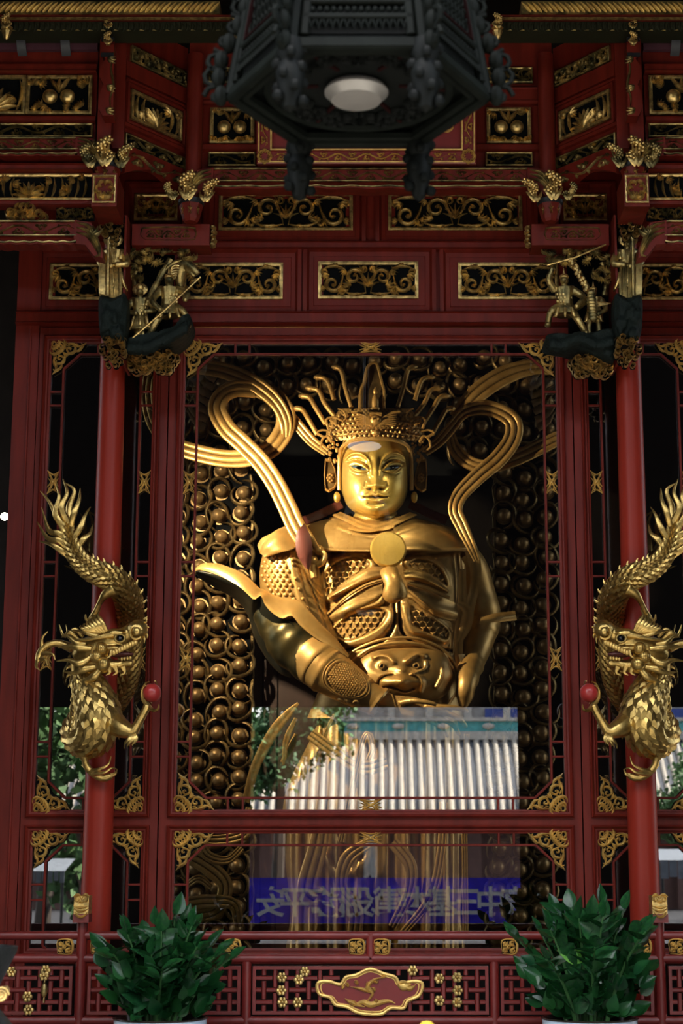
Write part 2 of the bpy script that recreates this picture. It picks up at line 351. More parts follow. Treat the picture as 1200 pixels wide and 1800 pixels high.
# ------------------------------------------------------------------ front wall over the doors (plane Y=0)
W0 = X_(35, 445, 0); G0 = X_(69.5, 600, 0); G1 = X_(299, 600, 0); O0 = X_(92, 610, 0); O1 = X_(271, 610, 0); O2 = X_(327, 610, 0)
zGap = Z_(575, 0); zT = Z_(601, 0); zB = Z_(1427, 0); zT2 = Z_(1461, 0); zB2 = Z_(1671, 0)
XE = 5.2
wf = struct('wall_front')
slab('backing_board', W0, -W0, .03, .12, zGap+.01, Z_(300, 0), RED, wf)
mrail('rail', W0, -W0, Z_(574, 0), Z_(549, 0), .03, RED, wf, d=.11); mrail('rail', W0, -W0, Z_(440, 0), Z_(426, 0), .03, RED, wf, d=.09)
mrail('rail', G1-.2, -G1+.2, Z_(336, 0), Z_(322, 0), .03, RED, wf, d=.08)
def framed(xa, xb, ya, yb, fa, fb, ga, gb, seed, kind='arab', per=None, tf=None, Yp=0):
    """a moulded wooden panel frame (pixel box f*) round a carved panel (pixel box x*,y*)"""
    b = MB(tf); x0, x1, z0, z1 = X_(fa, (ga+gb)/2, Yp), X_(fb, (ga+gb)/2, Yp), Z_(gb, Yp), Z_(ga, Yp)
    b.frame(x0, x1, z0, z1, [(-.045, 0), (-.045, .05), (-.01, .06), (0, .045), (.012, .02), (.05, .012), (.055, .02), (.14, .02)], FR(0, 0, Yp+.03)); b.build('panel_frame', RED, wf, 25, )
    carved_panel(wf, X_(xa, (ya+yb)/2, Yp), X_(xb, (ya+yb)/2, Yp), Z_(yb, Yp), Z_(ya, Yp), Yp+.005, kind, seed, GOLD, per=per, tf=tf)
framed(559, 735, 460, 525, 541, 757, 440, 546, 1)
for s in (0, 1):
    f = (lambda a, b: (1302-b, 1302-a)) if s else (lambda a, b: (a, b))
    framed(*f(321, 497), 462, 526, *f(300, 521), 442, 548, 2+s); framed(*f(87, 263), 463, 527, *f(71, 280), 442, 548, 4+s)
    framed(*f(384.6, 620), 339, 405, *f(366, 634), 324, 424, 6+s)
    framed(*f(236, 312), 341, 388, *f(228, 320), 328, 400, 8+s, per=.5)
for s in (1, -1):
    t = MIR(s); slab('gap_board', G1-.03, G1+.03, .065, .09, 0, zGap, DARK, wf, t); b = MB(t); b.box(W0, G0, -.03, .1, 0, Z_(430, 0)); b.build('jamb', RED, wf, 0)  # added dark strip stands in for the shade in the door gap
    b = MB(t); b.bar((G0-.075, -.04, 0), (G0-.075, -.04, zGap), .02); b.build('jamb_bead', RED, wf)
# ------------------------------------------------------------------ glazed lattice doors
SP = spandrel()
def corner(parent, x, z, sx, sz, size, tf, m):
    M = lambda u, v, d: np.stack([x+sx*(u+.02)*size, -.012-d, z+sz*(v+.02)*size], -1)
    b = MB(tf); n = 9; pts = [(0, 0), (1, 0), (.9, .12), (.72, .33), (.45, .5), (.33, .72), (.12, .9), (0, 1)]
    P2 = np.array(pts, float); b.add(M(P2[:, 0], P2[:, 1], np.full(len(P2), .002)), [tuple(range(8))])
    o = b.build('corner_ornament', GROUND, parent, 0)
    carve('gilt_leaves', SP, M, .032, m, o, n=3, tf=tf); return o
def knot(parent, x, z, w, h, tf, m):
    b = MB(tf); M = FR(x, z, -.005)
    for s in (-1, 1):
        b.stroke([(-w/2, s*h*.48), (-.1*w, s*.1*h), (.1*w, -s*.1*h), (w/2, -s*.48*h)], .10*min(w, h), .02, M)
        b.stroke([(s*w*.48, h*.48), (s*w*.12, h*.1), (s*w*.12, -h*.1), (s*w*.48, -h*.48)], .09*min(w, h), .02, M)
        b.stroke([(-w*.45, s*h*.46), (0, s*h*.30), (w*.45, s*h*.46)], .07*min(w, h), .018, M)
        for q in (-1, 1): b.stroke(spiral(s*w*.22, q*h*.26, .16*min(w, h), .03*min(w, h), 0, 1.1, 9), .06*min(w, h), .018, M)
        b.stroke([(s*w*.48, -.2*h), (s*w*.2, 0), (s*w*.48, .2*h)], .08*min(w, h), .018, M)
    b.ball((x, -.02, z), .12*min(w, h), 8, 6); return b.build('gilt_knot', m, parent)
def opening(door, xa, xb, z0, z1, tf, upper, wide, m):
    b = MB(tf); b.frame(xa-.07, xb+.07, z0-.05, z1+.05, [(0, 0), (0, .05), (.012, .062), (.024, .05), (.03, .038), (.045, .034), (.052, .018), (.07, .012), (.07, -.03)], FR(0, 0, 0)); b.build('opening_moulding', RED, door, 25)
    b = MB(tf); b.box(xa-.02, xb+.02, .025, .031, z0-.02, z1+.02); b.build('glass_pane', GLASS, door, 0)
    i = .113; c = .14; zi0, zi1 = z0+i*1.05, z1-i*1.05; xi0, xi1 = xa+i, xb-i; Y = .0; wd = .022
    if not upper: zi0 = z0-.1
    q = [(xi0, zi0+c), (xi0, zi1-c), (xi0+c*1.05, zi1), (xi1-c*1.05, zi1), (xi1, zi1-c), (xi1, zi0+c), (xi1-c*1.05, zi0), (xi0+c*1.05, zi0)]
    b = MB(tf)
    for k in range(8): b.bar((q[k][0], Y, q[k][1]), (q[(k+1) % 8][0], Y, q[(k+1) % 8][1]), wd, .03)
    b.build('inner_frame', RED, door)
    def bar(p, r): b = MB(tf); b.bar(p, r, wd*.9, .026); b.build('lattice_bar', RED, door)
    H = z1-z0
    ys = [Z_(y, 0) for y in ((689, 713, 988, 1013, 1304, 1330) if upper else (1555, 1582))]
    for z in ys:
        bar((xa, Y, z), (xi0, Y, z)); bar((xi1, Y, z), (xb, Y, z))
    if wide: us = [xa+.45, xa+.58]; xs = us+[-u for u in us]
    else: xs = [xa+.42, xb-.42]
    for x in xs:
        bar((x, Y, zi1), (x, Y, z1))
        if upper: bar((x, Y, z0), (x, Y, zi0))
    cs = .33 if wide else .31
    for sx, x in ((1, xa), (-1, xb)):
        corner(door, x, z1, sx, -1, cs, tf, m)
        if upper: corner(door, x, z0, sx, 1, cs, tf, m)
    if upper:
        for y in (848, 1158):
            knot(door, xa+i/2, Z_(y, 0), i, .23, tf, m); knot(door, xb-i/2, Z_(y, 0), i, .23, tf, m)
    if wide:
        knot(door, 0, z1-i*.5, .21, i, tf, m)
        if upper: knot(door, 0, z0+i*.5, .21, i, tf, m)
def door(name, x0, x1, xa, xb, tf, wide):
    d = struct(name)
    for (u0, u1) in ((x0+.006, xa-.03), (xb+.03, x1-.006)):
        b = MB(tf); b.box(u0, u1, -.02, .06, 0, zGap-.012); b.build('stile', RED, d, 0)
    for (v0, v1) in ((zT+.02, zGap-.012), (zT2+.02, zB-.02)): b = MB(tf); b.box(xa-.04, xb+.04, -.018, .06, v0, v1); b.build('rail', RED, d, 0)
    b = MB(tf); b.box(xa-.04, xb+.04, -.01, .06, 0, zB2-.02); b.build('bottom_board', DARK, d, 0)  # near-black sheet in place of low glass, its colour standing in for shade
    opening(d, xa, xb, zB, zT, tf, True, wide, GOLDB); opening(d, xa, xb, zB2, zT2, tf, False, wide, GOLDB)
door('door_1', G0, G1, O0, O1, None, False); door('door_2', G1, -G1, O2, -O2, None, True); door('door_3', G0, G1, O0, O1, MIR(-1), False)
# ------------------------------------------------------------------ the courtyard the glass reflects (behind the camera)
def R(px, py, d): p = P(px, py, d); return np.array((p[0], -d, p[2]))
wr = struct('wall_rear'); D = 17.0
GATE = mat('gate_wall', (.004, .003, .003), .8, spec=.0)
def gw(n, xa, xb, ya, yb): 
    a, c = R(xa, ya, D), R(xb, yb, D); slab(n, a[0], c[0], -D-.35, -D, max(0, c[2]), a[2], GATE, wr)
zl = R(0, 1240, D)[2]
slab('lintel', -9, 9, -D-.35, -D, zl, 11.7, GATE, wr)
xs = [R(x, 1240, D)[0] for x in (-330, -120, 196, 440, 912, 1140, 1420, 1640)]
for a, c in ((-9, xs[0]), (xs[2], xs[3]), (xs[4], xs[5]), (xs[7], 9)): slab('pier', a, c, -D-.35, -D, 0, zl, GATE, wr)
EARTH = mat('courtyard_paving', (.022, .022, .026), .8, scale=1.2)
b = MB(); b.box(-40, 40, -75, -16.8, -.3, 0); o = b.build('floor_courtyard', EARTH, None, 0); o['kind'] = 'structure'
# opposite hall with a tiled roof
TILE = mat('roof_tile', (.46, .40, .32), .6, scale=4, col2=(.36, .32, .27)); TEAL = mat('ridge_teal', (.10, .42, .42), .35); CREAM = mat('ridge_cream', (.55, .50, .44), .6)
HALLW = mat('hall_wall', (.16, .075, .06), .7); SHADE = mat('tile_trough', (.10, .11, .13), .7); BLUE = mat('blue_board', (.03, .06, .30), .5); HGREY = mat('hall_plaster', (.42, .39, .36), .8)
h = thing('opposite_hall', 'low hall with a pale tiled roof mirrored in the middle glass', 'building', (0, -44, 0))
er, rr = R(650, 1432, 41), R(650, 1298, 44)
b = MB(); b.add([(-16, -41, er[2]), (16, -41, er[2]), (16, -44, rr[2]), (-16, -44, rr[2])], [(0, 1, 2, 3)]); b.build('roof_slope', SHADE, h, 0)
b = MB(); k = np.linspace(0, PI, 6); pth = np.array([(0, -41+.08, er[2]+.03), (0, -42.5, (er[2]+rr[2])/2-.04), (0, -44, rr[2]+.05)])
b.grid(np.stack([np.stack([p[0]-.095*np.cos(k), p[1]+0*k, p[2]+.13*np.sin(k)], 1) for p in interp(pth, 6)])); t0 = b.build('tile_row', TILE, h)
xa = np.arange(-14, 14, 3000/85/3000*17/57.5*1.0*1.75)
pitch = 17/ (F/(41+15+1.5)); n = int(26/pitch)
for i in range(n):
    o = t0 if i == 0 else t0.copy()
    if i: C.objects.link(o); o.parent = h
    o.location.x = -13+i*pitch
slab('ridge_base', -16, 16, -44.2, -43.8, rr[2]-.05, R(0, 1286, 44)[2], CREAM, h)
slab('ridge_frieze', -16, 16, -44.15, -43.85, R(0, 1286, 44)[2], R(0, 1268, 44)[2], TEAL, h)
slab('ridge_cap', -16, 16, -44.25, -43.75, R(0, 1268, 44)[2], R(0, 1262, 44)[2], CREAM, h)
for i in range(18):
    x = -13+i*1.55; b = MB(); b.ball((x, -43.8, R(0, 1277, 44)[2]), (.22, .08, .11), 10, 6); b.build('ridge_medallion', CREAM, h)
slab('wall', -15, 15, -42.6, -42.2, 0, er[2]-.05, HALLW, h)
slab('eave_fascia', -16, 16, -41.15, -41.0, er[2]-.16, er[2], CREAM, h)
for i in range(7):
    slab('hall_pillar', -10.2+i*3.4-.22, -10.2+i*3.4+.22, -42.1, -41.7, 0, er[2]-.1, HGREY if i % 2 else HALLW, h)
h2 = thing('rear_hall', 'grey plastered upper storey rising behind the tiled roof', 'building', (0, -56, 0))
slab('wall', R(520, 1, 56)[0], 16, -57, -56, 0, R(0, 1150, 56)[2], HGREY, h2)
slab('painted_board', R(835, 1, 56)[0], 14, -55.95, -55.8, R(0, 1275, 56)[2], R(0, 1246, 56)[2], BLUE, h2)
for i in range(6): slab('pillar', R(560+i*62, 1, 56)[0]-.15, R(560+i*62, 1, 56)[0]+.15, -55.98, -55.75, 0, R(0, 1150, 56)[2], CREAM, h2)
# blue banner with white characters
BAN = mat('banner_blue', (.035, .016, .70), .7); WHT = mat('banner_white', (.75, .75, .78), .7)
bn = thing('blue_banner', 'long blue banner lettered in white mirrored low in the middle glass', 'banner', (0, -20, 0))
a, c = R(380, 1543, 20), R(985, 1637, 20)
b = MB(); xs_ = np.linspace(a[0], c[0], 60); zs = np.linspace(c[2], a[2], 5)
b.grid(np.stack([np.stack([xs_, -20+.03*np.sin(xs_*5)+.0*xs_, np.full(60, z)], 1) for z in zs])); b.build('banner_cloth', BAN, bn)
def glyph(ch, x, z, size):
    cu = bpy.data.curves.new('banner_character', 'FONT'); cu.body = ch; cu.size = size; cu.align_x = 'CENTER'; cu.align_y = 'CENTER'; cu.extrude = .004; cu.offset = .012
    tmp = bpy.data.objects.new('tmp', cu); C.objects.link(tmp); me = bpy.data.meshes.new_from_object(tmp.evaluated_get(bpy.context.evaluated_depsgraph_get())); bpy.data.objects.remove(tmp)
    me.materials.clear(); me.materials.append(WHT); o = bpy.data.objects.new('banner_character', me); C.objects.link(o); o.parent = bn
    o.location = (x, .06, z); o.rotation_euler = (PI/2, 0, PI); return o
TXT = '高中三基本建设服务平安'      # characters as far as the blurred reflection lets them be read
for i, ch in enumerate(TXT): g = R(905-i*43, 1589, 20); glyph(ch, g[0], g[2], .62)
for i, px in enumerate((395, 520, 650, 780, 960)):
    p = R(px, 1640, 20); b = MB(); b.tube([(p[0], -20.1, 0), (p[0], -20.1, a[2]+.05)], .03, 8); b.build('banner_pole', IRON, bn)
# trees
LEAFS = [mat('tree_leaf', (.10, .25, .075), .7, scale=1.5, col2=(.035, .11, .035)), mat('light_tree_leaf', (.13, .25, .07), .7, scale=1.5, col2=(.04, .11, .03))]
BARK = mat('bark', (.08, .06, .045), .8)
def tree(px, py, d, rad, label, lm, seed, group=None):
    r = np.random.default_rng(seed); c = R(px, py, d); t = thing('leafy_tree', label, 'tree', (c[0], c[1], 0))
    b = MB(); n = 5200; cl = r.normal(size=(26, 3))*rad*.5
    ctr = c+cl[r.integers(0, 26, n)]+r.normal(size=(n, 3))*rad*.17
    for q in ctr:
        u = r.normal(size=3); u /= np.linalg.norm(u); v = np.cross(u, r.normal(size=3)); v /= np.linalg.norm(v); s = rad*.085
        b.add([q-u*s, q+v*s*.5, q+u*s, q-v*s*.5], [(0, 1, 2, 3)])
    b.build('foliage', LEAFS[lm], t, 0, kind='stuff')
    b = MB(); b.tube([(c[0], c[1], 0), (c[0]+.1, c[1], c[2]*.6), (c[0], c[1], c[2]+rad*.3)], (.2, .15, .05)); b.build('trunk', BARK, t)
tree(84, 1335, 26, 2.35, 'green tree mirrored in the left side door beside the dragon', 1, 3)
tree(488, 1280, 33, 1.45, 'dark green tree mirrored at the left of the tiled roof', 0, 4)
tree(-90, 1420, 34, 1.0, 'darker tree mirrored at the outer edge of the left door', 0, 5)
tree(1215, 1430, 32, 1.2, 'bright green shrub tree mirrored at the right picture edge', 1, 6)
# white scalloped awnings
AWN = mat('awning_white', (.20, .225, .26), .6)
def awning(xa, xb, ya, yb, d, label):
    a, c = R(xa, ya, d), R(xb, yb, d); t = thing('white_awning', label, 'awning', ((a[0]+c[0])/2, -d, 0)); n = 9
    b = MB(); b.add([(a[0], -d, a[2]), (c[0], -d, a[2]), (c[0], -d-1.2, a[2]+.25), (a[0], -d-1.2, a[2]+.25)], [(0, 1, 2, 3)]); b.build('canopy_top', AWN, t, 0)
    W = (c[0]-a[0])/n
    for i in range(n): slab('valance_flap', a[0]+i*W+.012, a[0]+(i+1)*W-.012, -d-.01, -d+.01, c[2]+.04*(i % 2), a[2], AWN, t)
    for x in (a[0]+.05, c[0]-.05): b = MB(); b.tube([(x, -d-.02, 0), (x, -d-.02, a[2])], .03, 8); b.build('awning_post', IRON, t)
awning(20, 113, 1531, 1552, 20.5, 'white awning mirrored low in the left side door')
awning(1160, 1300, 1512, 1545, 24, 'white awning mirrored low in the right side door')
# ------------------------------------------------------------------ carved upper works
YB, YF = -.55, -1.15
def gline(name, x0, x1, z, Y, parent, tf, m=GOLD, t=.012): b = MB(tf); b.box(x0, x1, Y-.012, Y+.02, z-t/2, z+t/2); return b.build(name, m, parent, 0)
def relief_beam(parent, pa, pb, ya, yb, Y, seed, tf, endL, endR, m=GOLD):
    """red beam with a gilt vine on it, scalloped lower lip and drooping scrolled ends"""
    x0, x1, z1, z0 = X_(pa, ya, Y), X_(pb, ya, Y), Z_(ya, Y), Z_(yb, Y); h = z1-z0; zm = z0+.36*h
    b = MB(tf); b.box(x0, x1, Y, Y+.14, zm, z1); n = 40
    us = np.linspace(x0, x1, n); lip = zm-.30*h-.06*h*np.abs(np.sin(np.linspace(0, 9*PI, n)))
    k = np.minimum(us-x0, x1-us); lipz = lip+0*k
    b.grid(np.stack([np.stack([us, 0*us+Y+.005, 0*us+zm], 1), np.stack([us, 0*us+Y-.03, lipz+.08*h], 1), np.stack([us, 0*us+Y-.03, lipz], 1), np.stack([us, 0*us+Y+.14, lipz], 1)]))
    o = b.build('relief_beam', RED, parent, 30)
    gline('gilt_line', x0, x1, z1-.02*h, Y-.01, o, tf, m); gline('gilt_line', x0, x1, zm+.03*h, Y-.02, o, tf, m, .008)
    b2 = MB(tf); b2.tube(np.stack([us, 0*us+Y-.035, lipz+.02], 1), .009, 6); b2.build('gilt_lip', m, o)
    carve('vine', vinestrip((x1-x0)*.97, (z1-zm)*.85, seed), lambda u, v, d: np.stack([u+(x0+x1)/2, Y-d+0*u, v+(z1+zm)/2], -1), .025, m, o, tf=tf)
    for en, x, s in ((endL, x0, -1), (endR, x1, 1)):
        if not en: continue
        w = .22; b = MB(tf); pl = [(x-s*.02, z1), (x+s*w*.55, z1-.1*h), (x+s*w, zm-.45*h), (x+s*w*1.05, z0-.55*h), (x+s*w*.7, z0-.45*h), (x+s*w*.35, z0+.0*h), (x-s*.02, zm-.32*h)]
        b.prism(pl if s > 0 else pl[::-1], Y-.03, Y+.12); e = b.build('beam_end', RED, parent, 30)
        S = []; 
        for q in range(3): S.append((crom([(x+s*.0, z1-.1*h-q*.2*h), (x+s*w*.5, z1-.3*h-q*.2*h), (x+s*w*.9, z0-.1*h-q*.12*h), (x+s*w*(.95-.1*q), z0-.5*h)], 4), .02))
        leafcomb(S, (x+s*w*.5, zm), PI/2-s*PI/2, .13, s, 4, .2)
        carve('gilt_leaf', S, FR(0, 0, Y-.03), .03, m, e, tf=tf)
def finial(parent, x, y, z, sc_, lean, tf, m=GOLD, seed=0):     # bunch of carved blossoms
    r = random.Random(seed); b = MB(tf); h = sc_
    for k in range(7):
        a = k*.9; px_, pz = x+lean*h*.5*(k/7)+.16*h*math.cos(a), z+h*(.25+.6*(k/7)); py_ = y-.12*h+.1*h*math.sin(a)
        b.tube([(x+.1*h*math.cos(a), y, z), (px_, py_, pz)], (.05*h, .035*h), 5)
        b.ball((px_, py_-.03*h, pz), .10*h, 9, 7)
        for q in range(5): t = q*2*PI/5; b.ball((px_+.11*h*math.cos(t), py_-.05*h, pz+.11*h*math.sin(t)), .065*h, 7, 5)
    for k in (-1, 0, 1): b.tube(bez3((x, y-.05, z-.05*h), (x+k*.22*h, y-.1*h-.05, z+.1*h), (x+k*.30*h+lean*.1*h, y-.12*h, z+.38*h)), (.10*h, .09*h, .07*h, .05*h, .02*h), 6, .4)
    return b.build('blossom_finial', m, parent)
def bez3(a, c, d, n=5):
    k = np.linspace(0, 1, n)[:, None]; a, c, d = map(lambda q: np.array(q, float), (a, c, d)); return a*(1-k)**2+2*c*k*(1-k)+d*k*k
def cup(parent, x, Y, zt, zb, r, tf, m=RED):         # lotus cup under a post, hexagonal
    h = zt-zb; b = MB(tf); b.lathe([(0, zb), (.55*r, zb), (.70*r, zb+.1*h), (.98*r, zb+.62*h), (r, zb+.74*h)], (x, Y, 0), 8); o = b.build('lotus_cup', m, parent, 20)
    b = MB(tf); b.lathe([(r*.98, zb+.72*h), (1.1*r, zb+.78*h), (1.1*r, zb+.92*h), (.7*r, zt), (0, zt)], (x, Y, 0), 16); b.build('dark_collar', IRON, parent)
    S = []
    for k in range(5): a = k*2*PI/5+PI/2; S.append((bez((0, 0), (.5*math.cos(a-.3), .5*math.sin(a-.3)), (math.cos(a), math.sin(a))), .2))
    for q in (-1, 0, 1):
        M = lambda u, v, d: np.stack([x+r*.9*math.sin(q*.8)+u*.22*r*math.cos(q*.8), Y-r*.92*math.cos(q*.8)-d+u*0, zb+.42*h+v*.26*h+0*u], -1)
        carve('gilt_blossom', S, M, .02, GOLD, o, tf=tf)
EAVE = mat('eave_board', (.10, .035, .05), .5); FRINGE = mat('fringe_green', (.022, .024, .012), .6, spec=.2)
# -- middle bay above the doors
wc = struct('wall_centre')
slab('backing_board', X_(330, 200, YB), -X_(330, 200, YB), YB+.02, YB+.1, Z_(330, YB), Z_(40, YB), RED, wc)
mrail('rail', X_(345, 170, YB), -X_(345, 170, YB), Z_(184, YB), Z_(154, YB), YB+.02, RED, wc, d=.07)
mrail('rail', X_(345, 170, YB), -X_(345, 170, YB), Z_(266, YB), Z_(254, YB), YB+.02, RED, wc, d=.05)
relief_beam(wc, 372, 930, 297, 334, YB-.16, 21, None, True, True, GOLDD)
for s in (1, -1):
    t = MIR(s)
    def cp(xa, xb, ya, yb, kind, sd, m=GOLD, dp=.04, Y=YB, par=wc): return carved_panel(par, X_(xa, (ya+yb)/2, Y), X_(xb, (ya+yb)/2, Y), Z_(yb, Y), Z_(ya, Y), Y+.0, kind, sd, m, tf=t, depth=dp)
    cp(369, 447, 190, 252, 'peach', 11); cp(366, 449, 268, 292, 'vine', 12, GOLDD); cp(366, 449, 119, 146, 'arab', 13, GOLDD)
nb = thing('name_board', 'red name board in a carved gilt frame hidden behind the hanging lantern', 'sign', (0, YB-.2, Z_(290, YB-.2)))
x0, x1, z0 = X_(452, 290, YB-.2), X_(836, 290, YB-.2), Z_(290, YB-.2); hh = .78; ti = math.radians(12)
MN = lambda u, v, d: np.stack([u+0*v, YB-.2-np.sin(ti)*v-np.cos(ti)*d, z0+np.cos(ti)*v-np.sin(ti)*d], -1)
b = MB(); b.box(x0, x1, -.06, 0, 0, hh, lambda u, d, v: MN(u, v, d)); b.build('board', REDP, nb, 0)
b = MB(); b.frame(x0, x1, 0, hh, [(0, 0), (0, .05), (.012, .055), (.02, .04), (.115, .04), (.12, .055), (.135, .055), (.14, .005)], MN); b.build('frame', REDP, nb, 25)
b = MB(); b.frame(x0+.012, x1-.012, .012, hh-.012, [(0, .045), (0, .06), (.012, .06), (.012, .045)], MN); b.frame(x0+.118, x1-.118, .118, hh-.118, [(0, .04), (0, .064), (.014, .064), (.02, .03)], MN); b.build('gilt_fillet', GOLDB, nb, 25)
L = x1-x0
for (uc, vc, ww, hh_, rot) in ((0, .068, L-.30, .085, 0), ((x0+.068), hh/2, hh-.3, .085, 1), ((x1-.068), hh/2, hh-.3, .085, 1)):
    uc = uc if rot else (x0+x1)/2; S = vinestrip(ww, hh_, 5)
    S = [((p[:, ::-1] if rot else p)+np.array([uc, vc]), q*1.5) for p, q in S]
    carve('frame_scrollwork', S, lambda u, v, d: MN(u, v, d+.042), .028, GOLDB, nb)
for u in (x0+.068, x1-.068): 
    S = []
    for k in range(8): S.append((spiral(u+.035*math.cos(k*.785), .068+.035*math.sin(k*.785), .026, .02, k*.785-2, .7, 8), .012))
    carve('corner_flower', S, lambda u, v, d: MN(u, v, d+.045), .03, GOLDB, nb)
g = (X_(787, 232, YB-.3)); b = MB(); S = [(spiral(g, .36, .075, .05, 0, 1.0, 14), .03), (np.array([(g-.25, .42), (g-.12, .40), (g-.02, .36)]), .03)]
carve('gilt_character', S, lambda u, v, d: MN(u, v, d+.005), .03, GOLDB, nb)
# -- outer bays, front posts, slanting side panels; s = -1 mirrors to the right
def bay(s):
    t = MIR(s); side = 'left' if s > 0 else 'right'; wl = struct('wall_'+side)
    XL = -70; x0, x1 = X_(XL, 200, YF), X_(168, 200, YF)
    slab('backing_board', x0, x1, YF+.03, YF+.1, Z_(362, YF), Z_(45, YF), RED, wl, t)
    slab('eave_board', x0, x1, YF-.02, YF+.03, Z_(89, YF), Z_(45, YF), EAVE, wl, t)
    for pa, pb in ((33, 48), (110, 125)):
        b = MB(t); p = [(X_((pa+pb)/2, y, YF), YF-.06-.05*math.sin(k*1.1), Z_(y, YF)) for k, y in enumerate((48, 62, 78, 92, 99))]; b.sweep(p, [(-1, 0), (-1, .3), (1, .3), (1, 0)], U_(80, YF)*8); b.build('iron_strap', IRON, wl)
    for ya, yb, d in ((130, 116, .09), (216, 205, .06), (304, 291, .1), (363, 353, .07)): mrail('rail', x0, x1, Z_(ya, YF), Z_(yb, YF), YF+.03, RED, wl, t, d)
    def cp(xa, xb, ya, yb, kind, sd, m=GOLD, dp=.045, fr=True): return carved_panel(wl, X_(xa, (ya+yb)/2, YF), X_(xb, (ya+yb)/2, YF), Z_(yb, YF), Z_(ya, YF), YF+.004, kind, sd, m, tf=t, depth=dp, fr=fr)
    cp(46, 162, 133, 201, 'peach', 31); cp(-66, 45, 133, 201, 'lotus', 32); cp(-66, 163, 217, 241, 'vine', 33, GOLDD); cp(-66, 167, 306, 352, 'lotus', 34)
    relief_beam(wl, XL, 138, 243, 277, YF-.08, 35, t, False, True, GOLDD); relief_beam(wl, XL, 136, 389, 432, YF-.08, 36, t, False, True, GOLDD)
    cp(98, 166, 364, 388, 'arab', 37, GOLDD, .03, False)
    S = []
    for k in range(14): S.append((spiral(rng.uniform(-.15, .15), rng.uniform(-.05, .05), .05, .012, k, 1.2, 9), .016))
    carve('cloud_block', S, FR(X_(47, 375, YF), Z_(375, YF), YF-.02), .05, GOLD, wl, tf=t)
    # slanting panel between front and rear post
    p0 = np.array([X_(216, 180, YF), YF]); p1 = np.array([X_(328, 210, YB), YB]); dr = (p1-p0); L = np.linalg.norm(dr); dr /= L; nr = np.array([dr[1], -dr[0]])
    MS = lambda u, v, d: np.stack([p0[0]+dr[0]*u+nr[0]*d, p0[1]+dr[1]*u+nr[1]*d, v+0*u], -1)
    MSb = lambda u, d, v: MS(np.float64(u), np.float64(v), -d)
    b = MB(t); b.box(0, L, .0, .06, Z_(262, YF), Z_(30, YF), MSb); sp = b.build('slanting_panel', RED, wl, 0)
    def sl(xa, xb, ya, yb, kind, sd, m): return carved_panel(wl, xa*L, xb*L, Z_(yb, YF), Z_(ya, YF), 0, kind, sd, m, M=lambda u, v, d: MS(u, v, d+.015), tf=t, depth=.035)
    sl(.08, .95, 76, 104, 'arab', 41, GOLDD); sl(.1, .9, 152, 204, 'lotus', 42, GOLD); sl(.03, .97, 232, 256, 'vine', 43, GOLDD)
    for ya, yb in ((134, 108), (142, 138), (222, 216)): b = MB(t); b.box(0, L, -.04, 0, Z_(ya, YF), Z_(yb, YF), MSb); b.build('rail', RED, wl, 0)
    b = MB(t); b.frame(.04*L, .96*L, Z_(214, YF), Z_(143, YF), [(0, .0), (0, .03), (.02, .035), (.03, .01)], MS); b.build('panel_frame', RED, wl, 25)
    us = np.linspace(0, 1, 16); lo = Z_(262, YF)-.10-.22*np.abs(us-.45)**1.5*2
    b = MB(t); pl = [(u*L, Z_(256, YF)) for u in us]+[(u*L, z) for u, z in zip(us[::-1], lo[::-1])]; b.prism(pl, -.05, .02, lambda u, d, v: MSb(u, d, v)); e = b.build('arched_apron', RED, wl, 0)
    carve('apron_vine', [(p+np.array([L/2, Z_(262, YF)-.07]), q) for p, q in vinestrip(L*.95, .15, 44)], lambda u, v, d: MS(u, v, d+.05), .03, GOLDD, e, tf=t)
    # front post with hanging scroll bracket
    post = thing('hanging_post', f'{"left" if s>0 else "right"} front hanging post with blossom collar above the standing figure', 'post', (s*X_(200, 300, YF), YF, Z_(380, YF)), 'carved hanging posts of the canopy')
    b = MB(t); xx = X_(211, 150, YF); b.box(xx-.06, xx+.05, YF-.02, YF+.1, Z_(262, YF), Z_(40, YF)); b.build('shaft', RED, post, 0)
    xx = X_(187, 230, YF); b = MB(t); b.box(xx-.06, xx+.06, YF-.12, YF, Z_(262, YF), Z_(75, YF)); b.build('front_shaft', RED, post, 0)
    b = MB(t); prof = [(-.05, 80), (-.06, 95), (-.02, 105), (-.06, 118), (-.07, 135), (-.03, 150), (-.06, 165), (-.07, 190), (-.03, 205), (.06, 205), (.05, 80)]
    xx = X_(189, 140, YF-.25); b.prism([(xx+a, Z_(y, YF-.25)) for a, y in prof], YF-.27, YF-.12); b.build('scroll_bracket', RED, post, 20)
    S = [(crom([(xx+.03, Z_(y, YF-.27)) if k % 2 else (xx+.055, Z_(y, YF-.27)) for k, y in enumerate((90, 120, 150, 175, 200))], 4), .012)]
    for y in (100, 150, 190): leafcomb(S, (xx, Z_(y, YF-.27)), -1.2, .09, 1, 3, .2)
    carve('gilt_edge', S, FR(0, 0, YF-.27), .02, GOLDD, post, tf=t)
    for y in (95, 122): slab('dark_band', xx-.06, xx+.05, YF-.285, YF-.26, Z_(y+3, YF), Z_(y-3, YF), IRON, post, t)
    for y0, y1, w_ in ((80, 55, .09), (52, 27, .075)): finial(post, xx, YF-.28, Z_(y0, YF-.28), Z_(y1, YF-.28)-Z_(y0, YF-.28), 0, t, GOLD, 5)
    xc = X_(189, 290, YF-.06); zc = Z_(300, YF)
    finial(post, xc, YF-.16, zc-.02, .27, 0, t, GOLD, 1); finial(post, xc-.13, YF-.12, zc-.02, .22, -.6, t, GOLDD, 2); finial(post, xc+.13, YF-.12, zc-.02, .22, .6, t, GOLDD, 3)
    cup(post, xc, YF-.06, zc+.03, Z_(330, YF), .115, t)
